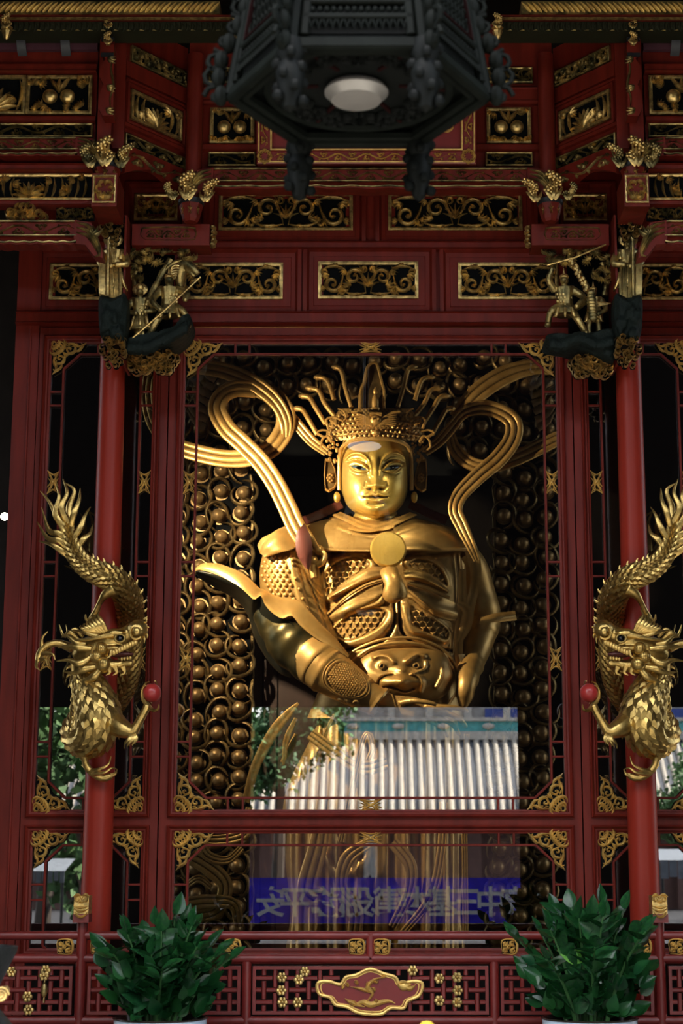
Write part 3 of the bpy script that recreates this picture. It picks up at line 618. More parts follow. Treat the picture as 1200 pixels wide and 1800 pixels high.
    b = MB(t); z1, z0 = Z_(318, YF), Z_(376, YF); b.box(xc-.11, xc+.105, YF-.17, YF+.25, z0, z1); blk = b.build('square_block', RED, post, 0)
    b = MB(t); b.frame(xc-.10, xc+.095, z0+.03, z1-.02, [(0, 0), (0, .012), (.012, .014), (.02, 0)], FR(0, 0, YF-.17)); b.build('gilt_border', GOLD, blk, 0)
    S = []
    for k in range(6): S.append((spiral(xc+.045*math.cos(k*1.05), (z0+z1)/2+.05*math.sin(k*1.05), .04, .015, k*1.05-2, .8, 9), .018))
    for k in (-1, 1): leafcomb(S, (xc, z0+.06), PI/2-k*1.2, .1, k, 4, .2)
    carve('gilt_flower', S, FR(0, 0, YF-.17), .04, GOLD, blk, tf=t)
    # rear post
    rp = thing('hanging_post', f'{"left" if s>0 else "right"} rear canopy post ending in a red lotus bud over the beam block', 'post', (s*X_(338, 380, YB), YB-.2, Z_(392, YB)), 'carved hanging posts of the canopy')
    xr = X_(341, 250, YB-.12); b = MB(t); b.tube([(xr, YB-.12, Z_(345, YB)), (xr, YB-.12, Z_(108, YB))], .075, 12, cap=True); b.build('shaft', RED, rp)
    xr = X_(336, 360, YB-.2); zc = Z_(356, YB-.2)
    finial(rp, xr-.02, YB-.28, zc, .27, 0, t, GOLD, 4); finial(rp, xr+.13, YB-.22, zc, .22, .7, t, GOLD, 6); finial(rp, xr-.15, YB-.26, zc, .17, -.8, t, GOLDD, 7)
    cup(rp, xr, YB-.2, zc+.03, Z_(391, YB-.2), .105, t)
    # beam block that carries the bud
    Yk = -.5; xa, xb = X_(232, 412, Yk-.15), X_(368, 412, Yk-.15)
    bb = thing('beam_block', f'{"left" if s>0 else "right"} red beam block with a gilt cartouche and a gold end knob', 'beam', (s*(xa+xb)/2, Yk, Z_(431, Yk)), 'cantilever blocks under the rear posts')
    b = MB(t); b.box(xa, xb, Yk-.15, Yk+.1, Z_(431, Yk-.15), Z_(394, Yk-.15)); b.build('block', RED, bb, 0)
    w_, h_ = (xb-xa)*.72, .115; cx, cz = (xa+xb)/2-.02, Z_(411, Yk-.15); c_ = .05
    o = [(-w_/2+c_, -h_/2), (w_/2-c_, -h_/2), (w_/2-.012, -h_/4), (w_/2, 0), (w_/2-.012, h_/4), (w_/2-c_, h_/2), (-w_/2+c_, h_/2), (-w_/2+.012, h_/4), (-w_/2, 0), (-w_/2+.012, -h_/4), (-w_/2+c_, -h_/2)]
    carve('gilt_cartouche', [(np.array(o), .008)]+[(p, q) for p, q in vinestrip(w_*.8, h_*.85, 51, 5)], FR(cx, cz, Yk-.15), .02, GOLDD, bb, tf=t)
    b = MB(t); xk = X_(376, 412, Yk-.1); 
    for k in range(5): b.ball((xk-.01+.008*(k % 2), Yk-.08, Z_(400+k*7.5, Yk-.1)), (.03, .06, .022), 9, 6)
    b.build('end_knob', GOLD, bb)
bay(1); bay(-1)
# -- eaves: gilt rope cornice, red strip, dark green fringe, hanging drops
ev = struct('trim_1'); YE = -1.5
for s in (1, -1):
    t = MIR(s); xa, xb = X_(-70, 13, YE), X_(432, 13, YE)
    b = MB(t); b.box(xa, X_(386, 13, YE), YE, YE+.3, Z_(24, YE), Z_(2, YE)); b.build('cornice_core', GOLDD, ev, 0)
    n = int((xb-xa)/.045); b = MB(t); z1, z0 = Z_(4, YE), Z_(22, YE); x = np.linspace(xa, xb, n)
    x = x[x < X_(384, 13, YE)]; S = [(np.array([(q-.03, z0), (q+.0, (z0+z1)/2-.005), (q+.05, z1)]), .018) for q in x]; carve('rope_twist', S, FR(0, 0, YE), .022, GOLDB, ev, n=2, tf=t, kind='stuff')
    slab('red_strip', xa, xb, YE+.02, YE+.3, Z_(32, YE), Z_(24, YE), RED, ev, t); gline('gilt_line', xa, xb, Z_(32.5, YE), YE, ev, t)
    slab('fringe_board', xa, xb, YE+.05, YE+.3, Z_(47, YE), Z_(33, YE), FRINGE, ev, t)
    S = [(bez((q, Z_(34, YE)), (q+.03, Z_(42, YE)), (q+.0, Z_(51, YE)), 4), .016) for q in np.arange(xa, xb, .045)]; carve('fringe_drops', S, FR(0, 0, YE+.05), .02, FRINGE, ev, n=2, tf=t, kind='stuff')
    S = [(np.array([(q, Z_(51, YE)), (q+.012, Z_(50, YE)), (q+.04, Z_(51, YE))]), .006) for q in np.arange(xa, xb, .11)]; carve('fringe_tips', S, FR(0, 0, YE+.03), .01, GOLDD, ev, n=2, tf=t)
    for k, px in enumerate((12, 417 if s > 0 else 428)):
        d = thing('eave_drop', ['left', 'right'][s < 0]+[' outer small gilt drop hanging under the cornice near the picture edge', ' inner small gilt drop hanging under the cornice beside the lantern'][k], 'ornament', (s*X_(px, 50, YE-.05), YE-.05, Z_(76, YE)), 'small drops under the cornice')
        x = X_(px, 50, YE-.05); finial(d, x, YE-.05, Z_(56, YE), Z_(28, YE)-Z_(56, YE), 0, t, GOLD, 3)
        b = MB(t); b.lathe([(0, Z_(76, YE)), (.02, Z_(73, YE)), (.035, Z_(66, YE)), (.045, Z_(60, YE)), (.03, Z_(57, YE)), (.05, Z_(55, YE)), (.05, Z_(53, YE))], (x, YE-.05, 0), 8); b.build('drop_bud', GOLD, d)
# ------------------------------------------------------------------ the gilded statue behind the glass
YS, KS = 2.2, .00575
def PV(px, py, Y):
    px, py, Y = np.broadcast_arrays(np.asarray(px, float), np.asarray(py, float), np.asarray(Y, float))
    a, b_ = (px-CX)/F, (CY-py)/F; dy = CT-b_*ST; t = (Y-CAMY)/dy
    return np.stack([a*t, Y, CAMZ+(ST+b_*CT)*t], -1)
def S3(q):                                          # [(px,py,depth px)] -> xyz
    q = np.asarray(q, float); return PV(q[..., 0], q[..., 1], YS-KS*q[..., 2])
def dseg(PX, PY, poly, closed=False):
    p = np.asarray(poly, float); d = np.full(PX.shape, 1e9); n = len(p)
    for i in range(n if closed else n-1):
        a, c = p[i], p[(i+1) % n]; e = c-a; L = e@e+1e-9
        t = np.clip(((PX-a[0])*e[0]+(PY-a[1])*e[1])/L, 0, 1); d = np.minimum(d, np.hypot(PX-a[0]-t*e[0], PY-a[1]-t*e[1]))
    return d
def inside(PX, PY, poly):
    p = np.asarray(poly, float); r = np.zeros(PX.shape, bool); n = len(p)
    for i in range(n):
        (x1, y1), (x2, y2) = p[i], p[(i+1) % n]
        if y1 == y2: continue
        r ^= ((y1 > PY) != (y2 > PY)) & (PX < (x2-x1)*(PY-y1)/(y2-y1)+x1)
    return r
def ridge(PX, PY, poly, w, h, sm=True): return h*np.exp(-(dseg(PX, PY, crom(poly, 5) if sm and len(poly) > 2 else poly)/w)**2)
def plate(PX, PY, poly, h, e=3., sm=True):
    poly = crom(poly, 4, True) if sm else poly; d = dseg(PX, PY, poly, True); s = np.where(inside(PX, PY, poly), d, -d)
    return h/(1+np.exp(-np.clip(s/e*3, -30, 30)))
def blob(PX, PY, cx, cy, rx, ry, h, rot=0):
    c, s = math.cos(rot), math.sin(rot); u, v = PX-cx, PY-cy; return h*np.exp(-((u*c+v*s)/rx)**2-((v*c-u*s)/ry)**2)
def barrel(b, rows, rel=None, nv=60, nt=60, d0=0, back=.5, nb=12, pw=1.0):
    """closed surface from px rows (y, left, right, depth) with relief(px,py) added to its front"""
    R_ = crom(np.array(rows, float), 8); ys = np.linspace(R_[0, 0], R_[-1, 0], nv)
    xl, xr, dp = (np.interp(ys, R_[:, 0], R_[:, k]) for k in (1, 2, 3)); cx, hw = (xl+xr)/2, (xr-xl)/2
    a = np.linspace(-PI/2, PI/2, nt); px = cx[:, None]+hw[:, None]*np.sin(a); py = ys[:, None]+0*a
    def D(x, y):
        c = np.interp(y, ys, cx); h = np.interp(y, ys, hw); q = np.clip((x-c)/np.maximum(h, 1e-6), -1, 1); k = np.sqrt(1-q*q)
        return d0+np.interp(y, ys, dp)*k**pw+(rel(x, y)*np.minimum(1, k*2.2) if rel else 0)
    d = D(px, py)
    ab = np.linspace(PI/2, 3*PI/2, nb+2)[1:-1]; pxb = cx[:, None]+hw[:, None]*np.sin(ab); db = d0+dp[:, None]*back*np.cos(ab)
    g = S3(np.stack([np.concatenate([px, pxb], 1), np.concatenate([py, ys[:, None]+0*ab], 1), np.concatenate([d, db], 1)], -1))
    n0 = b.n; b.grid(g, cv=True); m = nt+nb; b.F += [tuple(n0+i for i in range(m)), tuple(n0+(nv-1)*m+i for i in range(m-1, -1, -1))]
    return D
def zz(ox, oy, k, pts): return [(ox+x/k, oy+y/k) for x, y in pts]
def z2(*p): return zz(430, 880, 4.138, p)
def z3(*p): return zz(640, 880, 3.75, p)
def z1(*p): return zz(500, 620, 3.75, p)
def z8(*p): return zz(590, 1120, 5.714, p)
def mirx(p, ax=660): return [(2*ax-q[0],)+tuple(q[1:]) for q in p]
def band(b, q, w, prof, up=(0, -1, 0), n=40, taper=None, twist=None):   # ribbon along px path (px,py,d[,w])
    q = np.asarray(q, float); r = interp(q, n); pts = S3(r[:, :3]); ww = (r[:, 3] if q.shape[1] > 3 else np.full(n, w))*KS
    b.sweep(pts, prof, ww, up, hgt=ww*(.62 if prof is RIB else 1))
RIB = [(-1, -.14), (-1, .02), (-.93, .14), (-.80, .20), (-.62, .17), (-.52, .02), (-.45, .0), (-.36, .16), (-.1, .26), (.12, .22), (.22, .05), (.3, .04), (.38, .18), (.62, .30), (.85, .22), (.97, .08), (1, -.14), (.5, -.22), (-.5, -.22), (-1, -.14)]
FLATR = [(-1, -.1), (-1, .05), (-.8, .14), (-.3, .12), (0, .05), (.3, .12), (.8, .14), (1, .05), (1, -.1), (0, -.14), (-1, -.1)]
st = thing('guardian_statue', 'huge gilded armoured guardian statue with tall crown standing behind the glass', 'statue', (0, YS, 0))
# head
HEAD = [(752, 616, 702, 30), (766, 606, 711, 46), (782, 601, 716, 54), (800, 598.5, 718, 57), (830, 598, 718.5, 58), (858, 599.5, 717, 59), (876, 604, 712.5, 59), (890, 611, 705, 57), (900, 622, 694, 52), (907, 636, 680, 44), (912, 652, 664, 34)]
def face(x, y):
    r = np.zeros(x.shape)
    for m in (0, 1):
        X = 1320-x if m else x
        r += ridge(X, y, [(606, 808), (616, 799), (630, 796.5), (643, 803), (650, 816), (652, 836)], 2.6, 3.8)
        r += blob(X, y, 625, 792, 20, 7, 2.0)+blob(X, y, 631, 811, 17, 7, -3.2)+blob(X, y, 646, 815, 6, 10, -1.8)
        r += blob(X, y, 630, 821, 17, 8.5, 4.2)+ridge(X, y, [(613, 817), (621, 813.5), (631, 814.5), (640, 819), (647.5, 826)], 1.7, 3.2)
        r += ridge(X, y, [(611, 812), (620, 808), (632, 808.5), (642, 814), (649, 822)], 1.4, -2.2)
        r += ridge(X, y, [(615, 820), (623, 826.5), (634, 829), (646, 827.5)], 1.6, 2.6)+ridge(X, y, [(617, 829), (630, 835), (644, 833)], 2.2, -1.0)
        r += blob(X, y, 626, 852, 22, 20, 4.0)+blob(X, y, 648.5, 853.5, 5, 5, 5.5)+ridge(X, y, [(642, 848), (641, 855), (645.5, 860)], 1.6, -2.6)
        r += ridge(X, y, [(641, 856), (635, 864), (633, 872)], 4, -.6)+blob(X, y, 651, 860, 4, 2.4, -8)
        r += blob(X, y, 638.5, 874, 3.5, 3, -1.5)
    r += blob(x, y, 660, 832, 6.5, 26, 8)+blob(x, y, 660, 848, 7, 11, 6)+blob(x, y, 660, 853.5, 8, 6, 7)
    r += blob(x, y, 660, 876, 24, 15, 2.6)+blob(x, y, 660, 864, 2.2, 4, -1.2)
    r += ridge(x, y, [(641, 873), (649, 870), (655.5, 868), (660, 869.5), (664.5, 868), (671, 870), (679, 873)], 2.7, 4.2)
    r += ridge(x, y, [(640, 873.5), (651, 874), (656, 873.2), (660, 875), (664, 873.2), (669, 874), (680, 873.5)], 1.5, -8)
    r += ridge(x, y, [(647, 877.5), (654, 879.5), (660, 880), (666, 879.5), (673, 877.5)], 2.8, 4.2)+ridge(x, y, [(648, 886), (660, 888), (672, 886)], 2.6, -2.2)
    r += blob(x, y, 660, 896, 17, 7, 4.5)+ridge(x, y, [(628, 896), (645, 905), (660, 907), (675, 905), (692, 896)], 1.5, -2.0)
    return r
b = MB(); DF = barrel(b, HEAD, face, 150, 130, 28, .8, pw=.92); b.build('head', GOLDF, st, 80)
for m in (0, 1):
    mx = (lambda p: mirx(p)) if m else (lambda p: p)
    ol = [(616, 819), (623, 817.6), (631, 818.8), (639, 822), (646, 826.3), (638, 826.2), (629, 825), (622, 822.4)]
    b = MB(); q = np.array(mx(ol)); c = q.mean(0); rings = [q, c+(q-c)*.5, c+(q-c)*.02]
    g = np.stack([S3(np.column_stack([w_, DF(w_[:, 0], w_[:, 1])+.55+.5*k])) for k, w_ in enumerate(rings)]); b.grid(g, cv=True); e = b.build('eye', EYEW, st)
    cx_, cy_ = mx([(632, 822.2)])[0]; a = np.linspace(0, 2*PI, 14, endpoint=False); rings = [(1, 0), (.6, .5), (.02, .7)]
    b = MB(); b.grid(np.stack([S3(np.column_stack([cx_+6.5*r_*np.cos(a), cy_+3.2*r_*np.sin(a), np.full(14, DF(np.array([cx_]), np.array([cy_]))[0]+1.2+h_)])) for r_, h_ in rings]), cv=True); b.build('pupil', EYEK, e)
# neck and collar
b = MB(); barrel(b, [(892, 628, 692, 40), (905, 622, 700, 44), (918, 612, 712, 46), (935, 596, 730, 48)], lambda x, y: ridge(x, y, [(625, 905), (660, 912), (696, 905)], 2, 2.5)+ridge(x, y, [(618, 914), (660, 921), (704, 914)], 2, 2), 30, 40, 6); b.build('neck', GOLDF, st, 80)
b = MB()
for q, w_ in (([(592, 903, 20), (612, 912, 48), (640, 924, 66), (668, 928, 70), (690, 922, 68)], 9), ([(726, 903, 20), (708, 911, 48), (690, 919, 64), (665, 928, 72), (640, 931, 72), (615, 926, 62)], 8), ([(584, 909, 18), (606, 921, 48), (640, 934, 64), (668, 936, 68), (700, 930, 60), (728, 912, 24)], 7)):
    band(b, q, w_, FLATR, up=(0, -.7, .7))
b.build('collar', GOLDS, st, 60)
for sx in (0, 1):
    b = MB(); q = [(535, 915, 20), (560, 905, 10), (585, 893, 4), (600, 886, 0)]; q = mirx(q) if sx else q; band(b, q, 8, FLATR); b.build('scarf_lining', CLOTH, st)
# shoulder yoke
def yoke(x, y): return ridge(x, y, [(478, 962), (540, 962), (600, 968), (660, 970), (720, 966), (780, 967), (834, 962)], 3, 3)+ridge(x, y, [(590, 925), (640, 942), (680, 942), (730, 925)], 3, 2)
YK = [(908, 600, 722, 30), (916, 560, 752, 46), (926, 530, 788, 58), (938, 505, 812, 64), (950, 488, 826, 67), (962, 480, 834, 68), (969, 482, 832, 66)]
b = MB(); DY = barrel(b, YK, yoke, 60, 90, 8); b.build('shoulder_yoke', GOLDS, st, 60)
# torso
pkU = z2((545, 720), (550, 520), (610, 430), (760, 370), (890, 390), (960, 480), (880, 560), (760, 620), (640, 720)); inU = z2((590, 650), (590, 540), (650, 460), (780, 410), (880, 430), (900, 480), (760, 570), (620, 690))
pkL = z2((600, 960), (830, 770), (1070, 790), (1060, 900), (960, 1010), (790, 1060), (680, 1020)); inL = z2((640, 950), (840, 780), (1020, 800), (1005, 890), (900, 965), (760, 1015), (690, 1000))
pkUr = z3((250, 420), (300, 360), (400, 350), (520, 440), (560, 560), (480, 560), (380, 480)); inUr = z3((290, 430), (350, 385), (430, 405), (510, 465), (545, 560), (470, 500), (380, 475))
pkLr = z3((250, 700), (300, 690), (430, 750), (560, 850), (570, 910), (520, 940), (400, 890), (300, 860)); inLr = z3((300, 710), (330, 700), (440, 775), (545, 850), (545, 905), (500, 900), (390, 860), (310, 800))
def torso(x, y):
    r = np.zeros(x.shape)
    for p, i in ((pkU, inU), (pkL, inL), (pkUr, inUr), (pkLr, inLr)): r += plate(x, y, p, 6.5, 4)-plate(x, y, i, 7.5, 3)
    r += ridge(x, y, z2((1085, 740), (1085, 900), (1010, 1010), (880, 1060), (740, 1085)), 2.6, -10)+ridge(x, y, z3((228, 660), (240, 840), (300, 920), (420, 970), (570, 990)), 2.6, -10)
    r += blob(x, y, 693, 1090, 9, 40, 5)
    r += ridge(x, y, z2((480, 570), (520, 640), (560, 790), (610, 940), (700, 1050)), 4, -7)
    for k in range(4): r += ridge(x, y, z3((590+k*18, 360), (610+k*14, 560), (600+k*12, 800), (560+k*16, 1000)), 3, 3*(-1)**k)
    r += ridge(x, y, [(552, 968), (640, 978), (740, 976), (812, 968)], 4, -4)
    return r
TR = [(945, 545, 812, 44), (980, 541, 818, 52), (1030, 545, 818, 58), (1080, 556, 812, 62), (1120, 562, 806, 62), (1160, 566, 802, 58), (1205, 562, 804, 56), (1262, 540, 815, 60)]
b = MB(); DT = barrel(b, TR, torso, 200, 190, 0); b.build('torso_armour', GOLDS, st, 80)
def mail(name, poly, D, pitch, kind, m, parent, up=1.5):
    p = np.array(poly); x0, y0 = p.min(0); x1, y1 = p.max(0); b = MB(); j = 0
    for yy in np.arange(y0, y1, pitch*.82):
        for xx in np.arange(x0+(j % 2)*pitch/2, x1, pitch):
            if not inside(np.array([xx]), np.array([yy]), p)[0]: continue
            d = float(D(np.array([xx]), np.array([yy]))[0])
            if kind == 'y':
                for k in range(3):
                    a = PI/2+k*2*PI/3; q = [(xx+pitch*.50*t*math.cos(a)+.8*math.sin(t*3)*math.sin(a), yy+pitch*.50*t*math.sin(a), d+up+1.6*(1-t)) for t in (.0, .5, 1.)]
                    b.tube(S3(q), np.array((1.7, 1.5, .9))*KS, 5)
            else: b.ball(S3([(xx, yy, d+up*.3)])[0], np.array((.40, .36, .40))*pitch*KS, 7, 5)
        j += 1
    return b.build(name, m, parent, 50, kind='stuff')
for p in (inU, inL, inUr, inLr): mail('mail_links', p, DT, 11.5, 'y', GOLDS, st)
# chest mirror disc
c0 = S3([(682, 966.5, 86)])[0]; r0 = 31.5*KS
b = MB(); b.lathe([(0, -.012), (.8*r0, -.010), (.93*r0, -.014), (r0, -.006), (r0, .03), (.9*r0, .06), (0, .07)], (0, 0, 0), 48, 'y')
# lathe on axis y: profile z is depth; shift to the chest
b.V = [v*np.array([1, -1, 1])*np.array([1, -1, 1])+c0 for v in b.V]; b.build('chest_disc', GOLDF, st)
# knotted sash over the belly
def sheet(b, A, B, n=40, m=14, bul=6, th=2.5, wav=None):    # ruled surface between two px curves, thick
    a, c = interp(np.array(A, float), n), interp(np.array(B, float), n); k = np.linspace(0, 1, m)
    q = a[:, None]*(1-k)[None, :, None]+c[:, None]*k[None, :, None]; q[..., 2] += bul*np.sin(k*PI)
    if wav is not None: q[..., 2] += wav(np.linspace(0, 1, n)[:, None], k[None, :])
    bk = q.copy(); bk[..., 2] -= th; g = np.concatenate([S3(q), S3(bk[:, ::-1])], 1); b.grid(g, cv=True)
b = MB(); q = np.array([(683, 1000, 88, 16), (686, 1012, 100, 15), (692, 1026, 103, 17), (694, 1042, 99, 21), (694, 1052, 94, 20), (695, 1058, 88, 7)], float)
band(b, q, 1, [(-1, -.3), (-.9, .05), (-.5, .3), (0, .42), (.5, .3), (.9, .05), (1, -.3)]); b.build('sash_knot', GOLDS, st, 60)
for nm, A, B, bu in (('sash_loop', z2((1000, 480), (900, 490), (760, 570), (640, 650), (600, 700)), z2((1005, 560), (900, 600), (790, 650), (700, 690), (620, 720)), 12),
                     ('sash_swag', z2((1005, 570), (880, 610), (740, 690), (570, 780)), z2((1000, 700), (880, 790), (740, 850), (610, 930)), 9),
                     ('sash_tail', z2((960, 610), (930, 690), (900, 720), (830, 770)), z2((1030, 640), (1010, 750), (920, 790), (860, 800)), 4),
                     ('sash_loop', z3((260, 450), (340, 450), (440, 490), (560, 590)), z3((265, 520), (350, 530), (440, 560), (550, 612)), 9),
                     ('sash_swag', z3((280, 540), (400, 580), (520, 640), (640, 690)), z3((290, 600), (400, 700), (470, 760), (600, 800)), 6),
                     ('sash_tail', z3((270, 560), (320, 600), (400, 650), (440, 690)), z3((290, 650), (330, 660), (390, 710), (460, 740)), 4)):
    f = lambda p: [(x, y, float(DT(np.array([x]), np.array([y]))[0])+5) for x, y in p]
    b = MB(); sheet(b, f(A), f(B), bul=bu, wav=lambda t, k: 2.4*np.sin(k*9+t*3)*(1-.3*t)); b.build(nm, GOLDS, st, 60)
b = MB()
for q in (z2((1005, 575), (880, 615), (740, 700), (590, 840)), z3((285, 545), (400, 575), (460, 600), (560, 640))):
    band(b, [(x, y, float(DT(np.array([x]), np.array([y]))[0])+16) for x, y in q], 2.6, [(math.cos(a), .9*math.sin(a)) for a in np.linspace(0, 2*PI, 8)])
b.build('sash_cord', GOLDS, st)
# monster mask on the belt
def mask(x, y):
    r = ridge(x, y, z8((390, 200), (450, 182), (530, 198), (578, 245)), 4.5, 6)+ridge(x, y, z8((712, 238), (770, 192), (830, 168), (885, 182)), 4.5, 6)
    r += blob(x, y, 671, 1172, 16, 8, -8, .2)+blob(x, y, 730, 1171, 16, 8, -8, -.25)+blob(x, y, 670, 1170.5, 8, 6, 9)+blob(x, y, 731, 1170, 8, 6, 9)
    r += blob(x, y, 706, 1178, 8, 5, 5)+blob(x, y, 707, 1199, 13, 13, 16)+blob(x, y, 687, 1199, 17, 9, 8, -.15)+blob(x, y, 729, 1198, 16, 9, 8, .2)
    r += ridge(x, y, z8((425, 500), (440, 430), (500, 390), (570, 380)), 2, -6)+ridge(x, y, z8((760, 365), (840, 395), (875, 455), (855, 545)), 3, 5)+ridge(x, y, z8((905, 250), (890, 310), (760, 370)), 2.4, 4)
    r += ridge(x, y, z8((480, 520), (560, 500), (680, 545), (780, 520)), 2.2, -6)+ridge(x, y, z8((1070, 320), (1060, 400), (1010, 500)), 3, 5)
    return r
MK = [(1134, 676, 752, 10), (1142, 650, 772, 22), (1155, 634, 785, 31), (1172, 625, 792, 37), (1192, 621, 796, 39), (1212, 626, 790, 36), (1226, 640, 776, 28), (1236, 668, 752, 12)]
b = MB(); DM = barrel(b, MK, mask, 110, 120, 56, .3); mk = b.build('belt_mask', GOLDS, st, 80)
for cx_, cy_ in ((670, 1170.5), (731, 1170)):
    d = float(DM(np.array([cx_]), np.array([cy_]))[0]); c = S3([(cx_, cy_, d+.2)])[0]; b = MB(); b.ball(c, np.array((3.0, 1.6, 3.0))*KS, 12, 8); b.build('pupil', EYEK, mk)
    b = MB(); a = np.linspace(0, 2*PI, 16); b.tube(S3(np.column_stack([cx_+5.2*np.cos(a), cy_+4.4*np.sin(a), np.full(16, d+.4)])), .9*KS, 5); b.build('eye_ring', GOLDS, mk)
b = MB()
for o_, w_ in ((0, 3.2), (9, 2.4)):
    q = [(600-o_, 1188, 52), (622-o_, 1160-o_, 62), (655, 1138-o_, 72), (700, 1130-o_, 78), (745, 1135-o_, 72), (782+o_*.5, 1158-o_, 58), (805+o_*.5, 1195, 40), (800, 1225, 36)]; band(b, q, w_, [(math.cos(a), .9*math.sin(a)) for a in np.linspace(0, 2*PI, 9)], n=50)
b.build('mask_rim', GOLDS, st)
b = MB(); sheet(b, [(805, 1150, 30), (812, 1180, 36), (800, 1215, 40), (784, 1236, 40)], [(826, 1150, 10), (820, 1180, 24), (808, 1212, 30), (790, 1240, 36)], bul=2); b.build('belt_flap', GOLDS, st)
# near arm: studded upper sleeve, strap, flared cuff, forearm with vambrace, hand
b = MB(); UA = [(950, 478, 552, 38), (975, 462, 560, 46), (1010, 456, 565, 50), (1050, 460, 572, 50), (1090, 476, 585, 46), (1125, 500, 600, 40)]
def ua(x, y): return plate(x, y, z2((305, 372), (360, 372), (480, 860), (410, 830)), 3, 2, False)+sum(ridge(x, y, z2((400+k*30, 440+k*70), (470+k*25, 560+k*75), (560+k*8, 640+k*70)), 1.4, -1.8) for k in range(5))
DA = barrel(b, UA, ua, 80, 70, 24); b.build('upper_arm', GOLDS, st, 80)
mail('sleeve_studs', z2((110, 420), (300, 378), (330, 560), (370, 730), (240, 720), (150, 640), (112, 540)), DA, 10, 'b', GOLDS, st, 2)
b = MB()
for x, y in z2((335, 395), (345, 430), (350, 462), (370, 565), (397, 642), (423, 712), (455, 780), (440, 815), (410, 805), (465, 815)): b.ball(S3([(x, y, float(DA(np.array([x]), np.array([y]))[0])+2)])[0], 3.4*KS, 9, 7)
b.build('strap_studs', GOLDS, st)
b = MB(); sheet(b, [(456, 972, 55), (462, 955, 70), (480, 935, 72), (500, 925, 60)], [(466, 980, 72), (490, 972, 84), (512, 966, 84), (524, 958, 76)], bul=8, wav=lambda t, k: 1.6*np.sin(k*8)); b.build('shoulder_cap', GOLDS, st, 60)
b = MB(); sheet(b, [(452, 958, 56), (460, 946, 62), (476, 938, 66)], [(457, 972, 60), (470, 958, 70), (484, 946, 72)], bul=3); b.build('shoulder_cap', GOLDS, st, 60)
ED = [(343, 1004, 30), (352, 1002, 40), (378, 1009, 52), (404, 1021, 64), (424, 1034, 74), (438, 1047, 82), (447, 1054, 90), (458, 1047, 92), (465, 1062, 96), (477, 1076, 100), (495, 1087, 103), (512, 1082, 104), (526, 1098, 106), (552, 1120, 108), (585, 1138, 106), (612, 1156, 100)]
IN = [(344, 998, 30), (358, 990, 36), (384, 991, 44), (408, 999, 52), (430, 1010, 56), (446, 1024, 60), (456, 1034, 64), (464, 1036, 68), (478, 1044, 76), (494, 1050, 82), (512, 1052, 86), (530, 1058, 88), (545, 1075, 90), (566, 1098, 92), (590, 1122, 92), (613, 1150, 96)]
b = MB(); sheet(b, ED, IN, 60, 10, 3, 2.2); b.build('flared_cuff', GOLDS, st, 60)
OUT = [(344, 1006, 28), (352, 1018, 16), (380, 1034, 8), (410, 1052, 4), (430, 1072, 0), (440, 1096, 0), (446, 1118, 0), (458, 1142, 4), (474, 1166, 8), (492, 1184, 14), (510, 1192, 20)]
ED2 = ED[:11]+[(514, 1096, 100), (524, 1130, 96)]
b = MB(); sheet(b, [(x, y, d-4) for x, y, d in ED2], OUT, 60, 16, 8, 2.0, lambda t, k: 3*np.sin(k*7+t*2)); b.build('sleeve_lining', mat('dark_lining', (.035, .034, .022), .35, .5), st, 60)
b = MB(); fa = np.array([(536, 1140, 60, 38), (552, 1158, 74, 43), (566, 1170, 80, 43), (575, 1178, 84, 41), (612, 1203, 92, 34), (645, 1224, 96, 27), (668, 1236, 98, 25)], float)
r = interp(fa, 60); k_ = np.linspace(0, 1, 60); rr = r[:, 3]*KS*(1+.015*np.sin(k_*60)*(k_ < .32)+.05*np.exp(-((k_-.36)/.015)**2)+.06*np.exp(-((k_-.80)/.02)**2)); b.tube(S3(r[:, :3]), rr, 36); b.build('forearm', GOLDS, st, 60)
b = MB(); q = interp(np.array([(476, 1070, 34, 34), (498, 1102, 46, 44), (524, 1134, 58, 47), (552, 1160, 70, 44), (562, 1168, 74, 40)], float), 50); kq = np.linspace(0, 1, 50); b.tube(S3(q[:, :3]), q[:, 3]*KS*(1+.035*np.sin(kq*13+1)+.02*np.sin(kq*29+2)), 32); b.build('sleeve_folds', mat('dark_sleeve', (.16, .115, .04), .3, .75, scale=6, col2=(.05, .045, .02)), st, 80)
def onarm(t, a, lift=0):                              # point on the forearm: t along, a angle (0 = facing us)
    q = [np.interp(t, k_, r[:, i]) for i in range(4)]; tx, ty = .80, .60
    R_ = q[3]*np.sin(a); return (q[0]+ty*R_*1.0, q[1]-tx*R_, q[2]+q[3]*np.cos(a)+lift)
b = MB(); cells = []
for i in range(16):
    for j in range(-6, 7):
        t = .40+.024*i; a = .15+(j+(i % 2)*.5)*.125
        if ((t-.58)/.20)**2+((a-.15)/.80)**2 < 1: b.ball(S3([onarm(t, a, 1.2)])[0], np.array((2.6, 2.4, 2.6))*KS, 6, 5)
b.build('vambrace_scales', GOLDS, st, 50, kind='stuff')
b = MB(); a = np.linspace(0, 2*PI, 40)
for k, w_ in ((1.10, 2.2), (1.25, 1.4)): b.tube(S3([onarm(.58+.205*k*math.cos(q), .15+.80*k*math.sin(q), .8) for q in a]), w_*KS, 6)
b.build('vambrace_rim', GOLDS, st)
b = MB()
for t, a0, s in ((.72, -1.05, 1), (.80, -.75, -1), (.66, -1.25, 1)):
    q = spiral(0, 0, 1, .15, 0, 1.4*s, 14); b.tube(S3([onarm(t+.045*u, a0+.24*v, 2) for u, v in q]), 2.3*KS, 6)
b.build('vambrace_curls', GOLDS, st)
b = MB()
b.tube(S3([(660, 1230, 96), (690, 1240, 100), (728, 1247, 104), (758, 1250, 104)]), np.array((20, 18, 21, 14))*KS, 14, .55)
